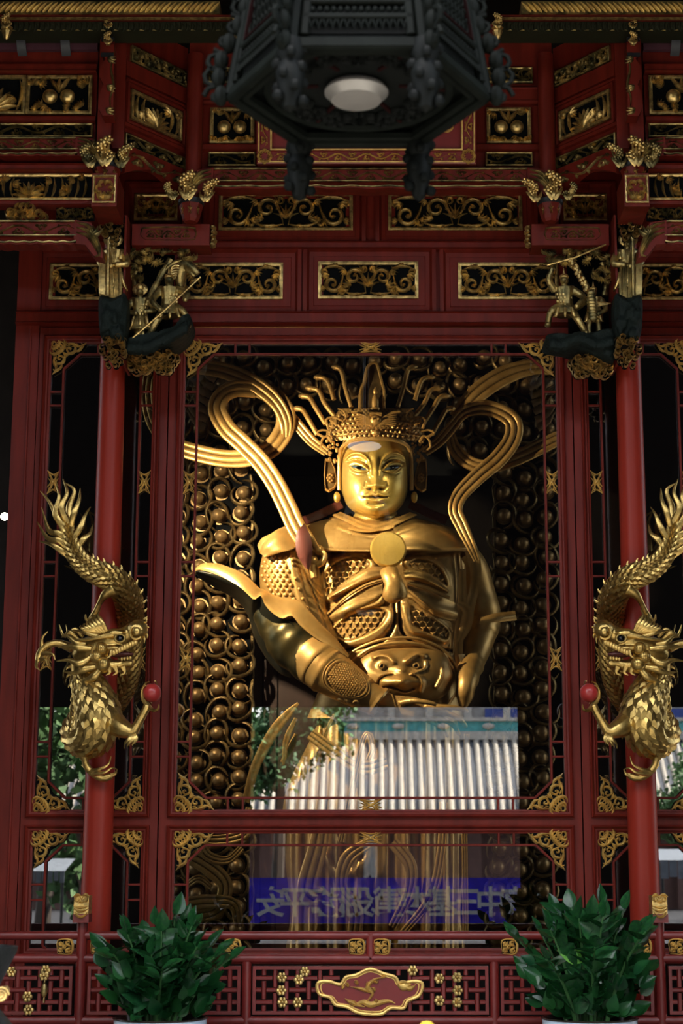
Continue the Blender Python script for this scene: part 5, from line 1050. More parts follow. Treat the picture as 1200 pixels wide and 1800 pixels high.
    for q in ([(260, 1241, -.84), (251, 1228, -.88), (250, 1212, -.9), (257, 1204, -.92)], [(260, 1240, -.84), (268, 1248, -.88), (277, 1247, -.92), (279, 1238, -.95)], [(258, 1238, -.8), (250, 1216, -.76), (255, 1202, -.76), (262, 1198, -.8)], [(262, 1236, -.76), (272, 1210, -.70), (275, 1200, -.74), (272, 1197, -.8)],
              [(158, 1356, -.60), (176, 1352, -.64), (190, 1344, -.64), (195, 1330, -.62)], [(164, 1360, -.62), (184, 1358, -.66), (196, 1350, -.65), (205, 1352, -.62)], [(160, 1358, -.6), (152, 1352, -.56), (144, 1345, -.5)], [(196, 1363, -.56), (202, 1360, -.56), (206, 1352, -.55)],
              [(162, 1086, -.64), (152, 1090, -.66), (150, 1080, -.68)], [(162, 1088, -.64), (160, 1100, -.68), (168, 1104, -.7)], [(164, 1084, -.64), (176, 1086, -.70), (184, 1098, -.7)], [(66, 1160, -.62), (64, 1172, -.66), (70, 1178, -.68)], [(68, 1158, -.62), (80, 1160, -.66), (84, 1170, -.68)], [(72, 1148, -.62), (92, 1150, -.66), (97, 1160, -.68)], [(74, 1140, -.62), (74, 1122, -.64), (84, 1110, -.64)]):
        b = MB(t); strand(b, q, 4.6, 1, 14, 1.); b.build('claw', GOLDG, d)
    for k in range(5): b = MB(t); strand(b, [(230, 1284, -.82), (228+k*3, 1298, -.86), (220+k*4, 1306+k % 2*4, -.86), (218+k*5, 1316-k*2, -.84)], 3.5, .8, 12, .6, 4.5); b.build('elbow_tuft', GOLDG, d)
    for k in range(9): b = MB(t); y = 1180+k*14; strand(b, [(146-k*1.5, y, -.66), (134-k*1.6, y-4, -.66), (130-k, y-14, -.64)], 5, .8, 10, .5, 5.5); b.build('side_flame', GOLDG, d)
    b = MB(t); b.ball(P(267, 1218, -.86), (.078, .078, .078), 24, 16); pe = b.build('red_pearl', mat('pearl_red', (.42, .035, .03), .3), None)
    tag(pe, f'glossy red ball gripped in the claw of the {sd} dragon', 'ball', 'red dragon pearls')
dragon(1); dragon(-1)
# ------------------------------------------------------------------ figure brackets at the column heads
def cloudlump(name, par, box, Y, tf, n, sd, m=GOLD, rr=(7, 11), shape=None):   # heap of curled clouds
    r = random.Random(sd); b = MB(tf); bd = MB(tf); xa, xb, ya, yb = box; k = 0
    while k < n:
        x, y = r.uniform(xa, xb), r.uniform(ya, yb); u, v = (x-(xa+xb)/2)/((xb-xa)/2), (y-ya)/(yb-ya)
        if abs(u) > 1.02-.55*max(0, v-.45): continue
        k += 1; p = P(x, y, Y-.16*math.sqrt(max(.05, 1-u*u))-.06*(1-v)); R_ = r.uniform(*rr)*UD; q = spiral(0, 0, R_, .2*R_, r.uniform(0, 6), 1.3, 11)
        b.stroke(q, .17*R_, .035, FR(p[0], p[2], p[1]), n=3, prof=[(-1, -.6), (-.8, .7), (0, 1), (.8, .7), (1, -.6)]); bd.ball(p+np.array((0, .05, 0)), (R_*.9, R_*.8, R_*.9), 7, 5)
    o = b.build(name, m, par, 50); bd.build('heap_core', GROUND, o, 50, kind='stuff'); return o
def foliage(name, par, box, Y, tf, n, sd, m):
    r = random.Random(sd); S = []; xa, xb, ya, yb = box; b = MB(tf)
    for k in range(n):
        x, y = r.uniform(xa, xb), r.uniform(ya, yb); p = P(x, y, Y-r.uniform(0, .12)); S = []; leafcomb(S, (0, 0), r.uniform(-.6, 3.7), 17*UD, 1, 6, .15)
        for q, w_ in S: b.stroke(q, w_, .02, FR(p[0], p[2], p[1]), n=2)
    return b.build(name, m, par, 50, kind='stuff')
WAR = dict(stand=[[(-.10, .0, .05), (-.10, .25, .03), (-.06, .5, .0)], [(.10, 0, .05), (.10, .25, .04), (.06, .5, 0)]], stride=[[(-.34, .02, .05), (-.22, .24, .10), (-.06, .46, 0)], [(.30, .16, .05), (.24, .38, .14), (.06, .48, 0)]], robe=[[(-.06, 0, .04), (-.05, .5, 0)], [(.06, 0, .04), (.05, .5, 0)]])
def warrior(par, x, y, h, Y, tf, pose, arms, lean=0, m=GOLDD, hat='helm', robe=False):
    b = MB(tf); f = lambda u, v, w_: P(x+(u+lean*v)*h, y-v*h, Y-w_*h*UD)
    T = lambda q, rr: b.tube(np.array([f(*p) for p in interp(np.array(q, float), 8)]), np.interp(np.linspace(0, 1, 8), np.linspace(0, 1, len(rr)), rr)*h*UD, 9)
    for q in WAR[pose]: T(q, (.055, .06, .095)); b.ball(f(q[0][0], q[0][1], q[0][2]+.06), np.array((.06, .09, .045))*h*UD, 8, 6)
    T([(0, .42, 0), (0, .60, .02), (0, .78, .02)], (.16, .14, .17)); T([(0, .78, .02), (0, .84, .03)], (.07, .06))
    T([(0, .16 if robe else .32, 0), (0, .40, 0), (0, .52, 0)], (.24 if robe else .21, .19, .14))
    for a in arms: T([a[0], a[1], a[2]], (.075, .06, .045)); b.ball(f(*a[2]), .05*h*UD, 7, 5)
    b.ball(f(0, .91, .05), np.array((.075, .08, .09))*h*UD, 12, 9); b.ball(f(0, .90, .14), np.array((.02, .03, .022))*h*UD, 7, 5)
    b.ball(f(-.12, .77, .02), np.array((.08, .08, .06))*h*UD, 8, 6); b.ball(f(.12, .77, .02), np.array((.08, .08, .06))*h*UD, 8, 6)
    o = b.build('carved_figure', m, par, 0); remesh(o, .0065)
    b = MB(tf)
    if hat == 'helm': b.ball(f(0, .97, .03), np.array((.085, .09, .06))*h*UD, 10, 7); T([(0, 1.0, .03), (0, 1.12, .03)], (.03, .008))
    else: b.ball(f(0, .97, .0), np.array((.16, .03, .13))*h*UD, 14, 7); b.ball(f(0, 1.0, .02), np.array((.08, .08, .08))*h*UD, 10, 7)
    b.build('headdress', GOLD, o)
    b = MB(tf)
    for k in range(5):
        for j in range(-2, 3): b.ball(f(j*.05+(k % 2)*.02, .5+k*.06, .15-.03*abs(j)), np.array((.03, .022, .03))*h*UD, 6, 4)
    for k in (-1, 0, 1): T([(k*.12, .45, .17), (k*.15, .32, .2), (k*.2, .2 if robe else .30, .16)], (.03, .03, .015))
    b.build('armour_trim', GOLD, o); return o
def brackets(s):
    t = MIR(s); L = s > 0; sd = 'left' if L else 'right'; Y = -.42
    g = thing('figure_carving', ('left gilded bracket carving of a spearman and a hatted attendant under pines' if L else 'right gilded bracket carving of two fighters by a slanting tree trunk'), 'carving', (s*X_(280, 600, Y), Y, Z_(655, Y)), 'carved figure brackets at the column heads')
    b = MB(t); b.box(X_(222, 540, Y), X_(300, 540, Y), Y+.10, Y+.2, Z_(625, Y), Z_(432, Y)); b.build('back_plate', GROUND, g, 0)
    foliage('foliage', g, (228, 348, 438, 462), Y-.05, t, 34, 3+L, GOLDD); foliage('foliage', g, (226, 262, 455, 500), Y-.02, t, 12, 6+L, GOLDD)
    b = MB(t)
    for q, r_ in (([(252, 560, Y-.02), (258, 530, Y-.06), (272, 505, Y-.08), (286, 478, Y-.06), (300, 456, Y-.06)], 6), ([(286, 478, Y-.06), (306, 462, Y-.08), (330, 456, Y-.1)], 4), ([(240, 520, Y), (236, 490, Y), (244, 462, Y)], 5)): 
        q = interp(np.array(q), 14); b.tube(DP(q), r_*UD*(1+.2*np.sin(np.arange(14)*2.1)), 8)
    b.build('tree_trunk', GOLDD, g)
    if L:
        warrior(g, 246, 598, 92, Y-.14, t, 'robe', [[(-.16, .74, .02), (-.26, .56, .12), (-.08, .52, .22)], [(.16, .74, .02), (.28, .58, .12), (.1, .55, .22)]], 0, GOLDD, 'hat', True)
        warrior(g, 299, 590, 106, Y-.18, t, 'stride', [[(-.16, .74, .02), (-.28, .58, .16), (-.16, .44, .24)], [(.16, .74, .02), (.30, .70, .16), (.26, .60, .24)]], -.02, GOLDD)
        b = MB(t); b.tube(DP([(224, 602, Y-.34), (290, 545, Y-.42), (352, 487, Y-.36)]), 2*UD, 8); b.build('spear', GOLD, g)
        b = MB(t); q = interp(np.array([(316, 505, Y-.06, 8), (317, 482, Y-.1, 11), (324, 466, Y-.14, 11), (334, 467, Y-.17, 9), (343, 476, Y-.19, 6.5), (348, 482, Y-.19, 5)], float), 16); b.tube(DP(q), q[:, 3]*UD, 10); b.tube(DP([(322, 458, Y-.16), (321, 450, Y-.16)]), np.array((3, .8))*UD, 6); b.tube(DP([(329, 474, Y-.16), (338, 482, Y-.18), (342, 487, Y-.18)]), np.array((5, 4, 2.5))*UD, 8); o = b.build('horse_head', GOLDD, g, 0); remesh(o, .008)
        b = MB(t)
        for k in range(6): b.tube(DP(interp(np.array([(316-k*1.5, 468+k*4, Y-.16), (304-k, 468+k*5, Y-.18), (298, 482+k*5, Y-.16)]), 8)), np.linspace(2.5, 1, 8)*UD, 6)
        b.build('mane', GOLD, o)
    else:
        warrior(g, 258, 590, 84, Y-.16, t, 'stand', [[(-.16, .74, .02), (-.26, .56, .14), (-.10, .46, .24)], [(.16, .74, .02), (.30, .60, .14), (.42, .52, .2)]], .02, GOLDD)
        warrior(g, 308, 588, 104, Y-.2, t, 'stride', [[(-.16, .74, .02), (-.32, .62, .12), (-.2, .48, .24)], [(.16, .74, .02), (.26, .92, .14), (.2, 1.1, .18)]], .03, GOLDD)
        b = MB(t); b.tube(DP([(238, 430, Y-.3), (290, 452, Y-.36), (340, 466, Y-.3)]), 2*UD, 8); b.build('spear', GOLD, g); b = MB(t); b.tube(DP([(228, 533, Y-.34), (252, 534, Y-.36)]), np.array((1, 5))*UD, 6, .3); b.build('blade', GOLD, g)
        b = MB(t)
        for k in range(9): p = DP([(263-k*.4, 515+k*5.5, Y-.34)])[0]; b.ball(p, (.04, .03, .03), 8, 6)
        b.build('drum', GOLDD, g)
        b = MB(t)
        for k in range(34): f = k/33; p = DP([(300-f*52+rng.uniform(-4, 4), 455+f*95, Y-.16)])[0]; b.ball(p, .022, 6, 5)
        b.build('knotty_bark', GOLD, g)
    b = MB(t); pl = [(220, 616), (224, 603), (250, 596), (290, 590), (318, 576), (330, 558), (338, 566), (330, 588), (312, 604), (296, 610), (270, 618), (236, 624)] if L else [(220, 622), (222, 588), (240, 584), (262, 590), (296, 594), (330, 592), (345, 597), (338, 606), (306, 612), (276, 622), (250, 634), (228, 640)]
    q = crom(pl, 4, True); b.prism([(X_(x, y, Y-.2), Z_(y, Y-.2)) for x, y in q][::-1], Y-.36, Y+.1, bev=.05)
    for k in range(16):
        f_ = k/15; x = (226+f_*100) if L else (228+f_*106); y = (608-34*max(0, f_-.35)/.65) if L else (598+6*math.sin(f_*9)); b.tube(DP(interp(np.array([(x, y-8, Y-.34), (x+rng.uniform(-3, 3), y+5, Y-.40), (x+rng.uniform(-4, 4), y+16, Y-.34)]), 6)), np.array((3, 5, 6, 5, 4, 2))*UD, 7)
    remesh(b.build('rock_ledge', ROCK, g, 0), .012)
    cloudlump('cloud_heap', g, (224, 312, 612, 654) if L else (226, 300, 622, 660), Y-.02, t, 62, 11, GOLD)
    # standing figure in front of the column head
    Y2 = -.72; f = thing('figure_carving', f'{sd} tall carved standing figure on dark rock fixed to the column head', 'carving', (s*X_(198, 640, Y2), Y2, Z_(645, Y2)), 'carved figure brackets at the column heads')
    b = MB(t); b.box(X_(184, 500, Y2), X_(214, 500, Y2), Y2+.02, YC-.08, Z_(600, Y2), Z_(378, Y2)); b.build('back_plate', GROUND, f, 0)
    b = MB(t); b.box(X_(219, 500, Y2), X_(223, 500, Y2), Y2-.10, YC, Z_(640, Y2), Z_(385, Y2)); b.build('side_fillet', RED, f, 0)
    cloudlump('blossom_top', f, (177, 214, 382, 418), Y2, t, 16, 21, GOLD, (5, 8))
    warrior(f, 199, 530, 112, Y2-.03, t, 'robe', [[(-.16, .74, .02), (-.2, .60, .14), (-.04, .56, .22)], [(.16, .74, .02), (.22, .60, .14), (.06, .58, .22)]], 0, GOLD if L else GOLDD, 'hat', True)
    b = MB(t)
    for k in range(6): x = 188+k*4.5; b.tube(DP(interp(np.array([(x, 462, Y2-.12), (x+1.5*(k % 2), 490, Y2-.15), (x-1+k*.4, 524, Y2-.13)]), 10)), np.linspace(2, 2.8, 10)*UD, 7)
    for k in range(4): b.tube(DP(interp(np.array([(196+k*2.5, 438, Y2-.16), (197+k*2, 450, Y2-.18), (199+k, 462-k % 2*4, Y2-.17)]), 8)), np.linspace(1.8, .7, 8)*UD, 6)
    b.build('robe_folds', GOLD if L else GOLDD, f)
    b = MB(t); b.prism([(X_(x, y, Y2-.12), Z_(y, Y2-.12)) for x, y in ((175, 520), (174, 480), (177, 448), (184, 444), (187, 470), (186, 522))], Y2-.16, Y2-.08, bev=.008); b.tube(DP([(190, 420, Y2-.18), (189, 520, Y2-.18)]), 2.4*UD, 8); b.build('long_sleeve', GOLD if L else GOLDD, f, 30)
    b = MB(t); q = crom([(177, 522), (200, 526), (222, 519), (224, 560), (219, 598), (198, 606), (180, 598), (174, 560)], 4, True); b.prism([(X_(x, y, Y2-.1), Z_(y, Y2-.1)) for x, y in q], Y2-.2, Y2+.05, bev=.06)
    for k in range(14): x = 180+rng.uniform(0, 38); y = 528+rng.uniform(0, 55); b.tube(DP(interp(np.array([(x, y-8, Y2-.17), (x+rng.uniform(-3, 3), y+6, Y2-.235), (x+rng.uniform(-4, 4), y+20, Y2-.17)]), 6)), np.array((3, 5, 6, 5, 4, 2))*UD, 7)
    remesh(b.build('rock_base', ROCK, f, 0), .012)
    cloudlump('cloud_heap', f, (179, 219, 590, 645), Y2-.02, t, 30, 22, GOLD, (5, 8))
brackets(1); brackets(-1)
# ------------------------------------------------------------------ balustrade
YR_ = -.85; ur = U_(1660, YR_)
RED2 = mat('rail_lacquer', (.20, .020, .016), .38, var=.3, scale=4., bump=.08, bscale=50)
bl = thing('balustrade', 'red lacquered balustrade with fret panels across the foot of the doors', 'railing', (0, YR_, 0))
def rx(px, py=1660): return X_(px, py, YR_)
xl, xr = rx(-60), rx(1362)
for nm, y, r_ in (('top_rail', 1644.5, 7.5), ('middle_rail', 1685, 8), ('bottom_rail', 1794, 8)):
    b = MB(); z = Z_(y, YR_); b.tube([(xl, YR_, z), (xr, YR_, z)], r_*ur, 14, up=(0, -1, 0)); b.build(nm, RED2, bl, 60)
for s in (1, -1):
    t = MIR(s); b = MB(t); x = rx(143.5); 
    b.tube([(x, YR_, 0), (x, YR_, Z_(1618, YR_))], 9.5*ur, 14); b.box(x-14*ur, x+14*ur, YR_-.09, YR_+.09, Z_(1621, YR_), Z_(1606, YR_)); b.build('post', RED2, bl, 40)
    b = MB(t); b.box(x-13*ur, x+13*ur, YR_-.085, YR_+.085, Z_(1606, YR_), Z_(1574, YR_)); cp_ = b.build('post_cap', GOLD, bl, 0)
    S = [(spiral(-.03, .07, .028, .008, 0, 1.2, 10), .008), (spiral(.03, .07, .028, .008, PI, -1.2, 10), .008), (bez((-.06, .02), (0, -.01), (.06, .02)), .012), (bez((-.06, .0), (0, -.05), (.06, .0)), .01), (bez((-.05, -.03), (0, -.10), (.05, -.03)), .010), (bez((-.02, .04), (0, .06), (.02, .04)), .014), (bez((-.065, .09), (-.03, .12), (0, .095)), .012), (bez((.065, .09), (.03, .12), (0, .095)), .012), (np.array([(-.055, -.045), (0, -.075), (.055, -.045)]), .008)]
    carve('lion_face', S, FR(x, Z_(1596, YR_), YR_-.085), .035, GOLDB, cp_, n=4, tf=t)
    b = MB(t); x = rx(434); b.tube([(x, YR_, Z_(1800, YR_)-.1), (x, YR_, Z_(1690, YR_))], 8.5*ur, 14); b.build('small_post', RED2, bl, 60)
b = MB(); b.tube([(0, YR_, Z_(1690, YR_)), (0, YR_, Z_(1640, YR_))], 8*ur, 14); b.build('small_post', RED2, bl, 60)
proto = None
for px in (114, 173, 408, 626, 670, 894, 1129, 1188):
    w_, h_ = 25*ur, 24*ur
    if proto is None:
        b = MB(); x, z = rx(px), Z_(1664.5, YR_); b.box(x-w_/2, x+w_/2, YR_-.012, YR_+.012, z-h_/2, z+h_/2); proto = b.build('gilt_plaque', GROUND, bl, 0)
        S = [(np.array([(-.5, -.5), (.5, -.5), (.5, .5), (-.5, .5), (-.5, -.5)])*.94, .06)]
        for a, c in ((1, 1), (-1, 1), (1, -1), (-1, -1)): S += [(spiral(a*.24, c*.24, .17, .05, .5, 1.1*a*c, 9), .07), (bez((a*.45, c*.05), (a*.2, c*.1), (a*.05, c*.42)), .06)]
        S.append((spiral(0, 0, .12, .03, 0, 1.2, 9), .07)); sw = carve('gilt_carving', [(np.array(p)*(w_, h_), q*w_*1.5) for p, q in S], FR(x, z, YR_-.012), .02, GOLDB, proto); px0 = x
    else:
        o = proto.copy(); C.objects.link(o); o.parent = bl; o.location.x = rx(px)-px0; k = sw.copy(); C.objects.link(k); k.parent = o
hb = {}
def fret(pa, pb, seed, skip=None):
    x0, x1, z1, z0 = rx(pa), rx(pb), Z_(1698, YR_), Z_(1783, YR_); g = 7*ur
    b = MB(); b.frame(x0, x1, z0, z1, [(0, -.02), (0, .03), (g*.8, .03), (g*.8, -.02)], FR(0, 0, YR_)); b.build('panel_frame', RED2, bl, 0)
    nx = max(3, int(round((x1-x0)/(19.5*ur)))); nz = 4; sx, sz = (x1-x0)/nx, (z1-z0)/nz
    for i in range(nx+1):
        for j in range(nz+1):
            x, z = x0+i*sx, z0+j*sz; h = (i+j+seed) % 2 == 0
            if skip and skip(x, z): continue
            l = (1.0 if h else 1.0)*(sx if h else sz)*1.5; k = (h, round(l, 4))
            lo, hi = (x0, x1) if h else (z0, z1); c = x if h else z; a, e = max(lo, c-l/2), min(hi, c+l/2)
            if e-a < .3*l or (h and j in (0, nz)) or (not h and i in (0, nx)): continue
            k = (h, round(e-a, 3))
            if k not in hb:
                b = MB(); L_ = e-a; b.bar((-L_/2, 0, 0) if h else (0, 0, -L_/2), (L_/2, 0, 0) if h else (0, 0, L_/2), 7.5*ur, .035); o = hb[k] = b.build('fret_bar', RED2, None, 30); o.parent = bl
            else: o = hb[k].copy(); C.objects.link(o); o.parent = bl
            m = (a+e)/2; o.location = (m if h else x, 0, z if h else m)
fret(-42, 130, 0); fret(157, 424, 1); fret(878, 1145, 0); fret(1172, 1344, 1)
CXP, CZP = rx(650, 1742), Z_(1742, YR_)
fret(445, 857, 0, lambda x, z: abs(x-CXP)/(86*ur)+abs(z-CZP)/(70*ur) < 1.0)
ol = [(-91, 14), (-72, 17), (-52, 12), (-42, 24), (-24, 28), (0, 38), (24, 30), (44, 24), (52, 12), (72, 17), (91, 14), (86, -6), (66, -16), (58, -28), (36, -28), (18, -38), (-18, -36), (-40, -26), (-60, -22), (-70, -10), (-88, -4)]
ol = [(CXP+x*ur, CZP+z*ur) for x, z in crom(ol, 5, True)]
b = MB(); b.prism(ol, YR_-.05, YR_+.02); ca = b.build('cartouche', REDP, bl, 0)
q = np.array([(x, YR_-.052, z) for x, z in ol+ol[:1]]); b = MB(); b.tube(q, 3.0*ur, 8); qi = np.array([(CXP+(x-CXP)*.93, YR_-.05, CZP+(z-CZP)*.88) for x, z in ol+ol[:1]]); b.tube(qi, 1.3*ur, 6); b.build('gilt_rim', GOLDB, ca)
S = [(np.array(p)*ur, w_*ur*1.3) for p, w_ in ((crom([(-30, -24), (-12, -18), (2, -22), (30, -16), (44, -20)], 4), 4), (crom([(-6, -18), (4, -4), (-4, 8), (8, 20), (26, 24)], 4), 3), (crom([(0, -2), (-14, 4), (-34, 8)], 4), 2.4), (bez((48, 12), (60, 6), (72, 12)), 6), (bez((60, 9), (70, 0), (80, 12)), 3.5), (bez((48, 12), (56, 18), (70, 14)), 3), (bez((-44, -12), (-28, -22), (-8, -26)), 3))]
for x, z in ((-36, 10), (-20, 14), (-4, 10), (8, 14), (22, 22), (-46, 4), (-8, 0), (10, 4), (-24, -22), (14, -18)): leafcomb(S, (x*ur, z*ur), rng.uniform(0, 3), 9*ur, 1, 5, .16)
carve('pine_and_bird', S, FR(CXP, CZP, YR_-.05), .03, GOLDB, ca)
for px, py in ((495, 1718), (525, 1722), (494, 1741), (496, 1762), (523, 1762), (772, 1720), (803, 1718), (772, 1759), (804, 1741), (803, 1762), (535, 1708), (725, 1706), (80, 1706), (50, 1775), (77, 1715), (20, 1708), (48, 1752)):
    b = MB(); c = P(px, py, YR_-.03)
    for k in range(6): b.ball(c+np.array((6*ur*math.cos(k*1.05), 0, 6*ur*math.sin(k*1.05))), (4*ur, .015, 4*ur), 7, 5)
    b.ball(c, (3.5*ur, .025, 3.5*ur), 7, 5); b.build('gilt_floret', GOLD, bl)
b = MB(); c = P(78, 1740, YR_-.03); b.ball(c, (6*ur, .03, 13*ur), 10, 8); b.tube([c+np.array((0, 0, -.1)), c+np.array((0, 0, .14))], .008, 6); b.build('gilt_vase', GOLDD, bl)
# ------------------------------------------------------------------ potted plants
LEAF = mat('zamia_leaf', (.016, .085, .018), .26, scale=5, col2=(.006, .040, .014), spec=.32); LEAFY = mat('young_leaf', (.14, .36, .04), .3, scale=5, col2=(.06, .22, .03)); STEM = mat('zamia_stem', (.05, .14, .04), .4)
POTM = mat('glazed_pot', (.66, .80, .92), .16, scale=3, col2=(.58, .74, .9), coat=.5); RIM = mat('pot_rim', (.05, .04, .03), .2, .5); SOIL = mat('soil', (.02, .016, .012), .9)
def leafmesh(m, fold=.25):
    b = MB(); n = 9; k = np.linspace(0, 1, n); w_ = .35*np.sin(PI*k**.8)**.9*(1-.25*k)+.004
    g = np.stack([np.stack([s*w_, k, fold*np.abs(s)*w_-.18*k*k*.6+0*k], 1) for s in (-1, -.5, 0, .5, 1)], 1); b.grid(g); return b.build('leaf', m, None, 60)
PROT = [leafmesh(LEAF), leafmesh(LEAFY)]; used_ = [False, False]
LV = np.array([v.co[:] for v in PROT[0].data.vertices]); LFa = [tuple(p.vertices) for p in PROT[0].data.polygons]
def plant(px, Y, label, potw, seed, lean):
    r = np.random.default_rng(seed); c = P(px, 1788, Y); u = U_(1788, Y); Rp = potw*u/2; zt = c[2]
    t = thing('potted_plant', label, 'plant', (c[0], Y, 0), 'glossy green plants in pale blue pots')
    b = MB(); b.lathe([(0, 0), (.62*Rp, 0), (.72*Rp, .02), (.98*Rp, zt*.75), (.98*Rp, zt-.013)], (c[0], Y, 0), 40); pot = b.build('pot', POTM, t)
    b = MB(); b.lathe([(.97*Rp, zt-.014), (1.0*Rp, zt-.011), (1.01*Rp, zt-.005), (1.0*Rp, zt), (.95*Rp, zt), (.9*Rp, zt-.06)], (c[0], Y, 0), 40); b.build('rim', RIM, pot)
    b = MB(); b.lathe([(0, zt-.04), (.92*Rp, zt-.05)], (c[0], Y, 0), 24); b.build('soil', SOIL, t)
    base = np.array((c[0], Y, zt-.05)); n = 0; kk = u/.00361
    for i in range(21):
        a = i*2.4+r.uniform(-.2, .2); sp = (.12+.88*((i+.5)/21))*r.uniform(.8, 1.15); L = kk*r.uniform(.54, .78)*(1-.22*sp)*lean[1]
        p0 = base+np.array((math.cos(a), math.sin(a), 0))*Rp*.55*sp; out = np.array((math.cos(a)*.84+lean[0]*.15, math.sin(a)*.8, 0))
        p1 = p0+out*.16*kk*sp+np.array((0, 0, L*.55)); p2 = p0+out*(.47*kk*sp)+np.array((0, 0, L*(1-.22*sp)))
        q = bez3(p0, p1, p2, 14); b = MB(); b.tube(q, np.linspace(.017, .005, 14), 7); b.build('stem', STEM, t)
        tg = np.gradient(q, axis=0); tg /= np.linalg.norm(tg, axis=1)[:, None]; m = 14 if n < 290 else 0
        for j in range(m):
            f = .16+.84*(j/(m-1)); k = min(13, int(f*13)); p = np.array([np.interp(f, np.linspace(0, 1, 14), q[:, d_]) for d_ in range(3)])
            sd_ = np.cross(tg[k], np.array((0, 0, 1.))+.3*out); sd_ /= np.linalg.norm(sd_)+1e-6; up = np.cross(sd_, tg[k]); s_ = 1 if j % 2 else -1
            ang = .95 if j < m-1 else 0; d_ = tg[k]*math.cos(ang)+sd_*s_*math.sin(ang)+up*.15+r.normal(size=3)*.10; d_ /= np.linalg.norm(d_)
            nn = up*.6+.9*np.array((0, -.75, .45))+r.normal(size=3)*.22; nn -= d_*(nn@d_); nn /= np.linalg.norm(nn); xx = np.cross(d_, nn)
            y_ = 1 if r.random() < .03 and f < .7 else 0; pr = PROT[y_]; o = pr if not used_[y_] else pr.copy()
            if used_[y_]: C.objects.link(o)
            used_[y_] = True; o.parent = t; S_l = .172*kk*(1-.45*abs(f-.6))*r.uniform(.85, 1.15); q_ = p-np.array((c[0], Y, 0))
            from mathutils import Matrix
            o.matrix_local = Matrix([[xx[0]*S_l, d_[0]*S_l, nn[0]*S_l, q_[0]], [xx[1]*S_l, d_[1]*S_l, nn[1]*S_l, q_[1]], [xx[2]*S_l, d_[2]*S_l, nn[2]*S_l, q_[2]], [0, 0, 0, 1]]); n += 1
    b = MB()                                           # the rest of the leaves, low and inside, past the 300 single ones
    for i in range(170):
        a = r.uniform(0, 2*PI); h_ = r.uniform(0, .34)*kk; rr_ = Rp*r.uniform(.25, .8)+h_*.55; p = base+np.array((rr_*math.cos(a), rr_*math.sin(a), .05+h_)); d_ = np.array((math.cos(a)*.8, math.sin(a)*.8, r.uniform(.3, 1.3)))+r.normal(size=3)*.35; d_ /= np.linalg.norm(d_)
        nn = np.array((0, -.8, .5))+r.normal(size=3)*.3; nn -= d_*(nn@d_); nn /= np.linalg.norm(nn); xx = np.cross(d_, nn); S_l = .13*kk*r.uniform(.8, 1.2)
        b.add(p+S_l*(LV[:, :1]*xx+LV[:, 1:2]*d_+LV[:, 2:]*nn), LFa)
    b.build('inner_leaves', LEAF, t, 60, kind='stuff')
plant(282, -1.75, 'left glossy dark green plant in a pale blue glazed pot before the balustrade', 166, 2, (1.3, .97))
plant(1036, -1.75, 'right glossy dark green plant in a pale blue glazed pot, taller than the left one', 170, 5, (.25, 1.2))
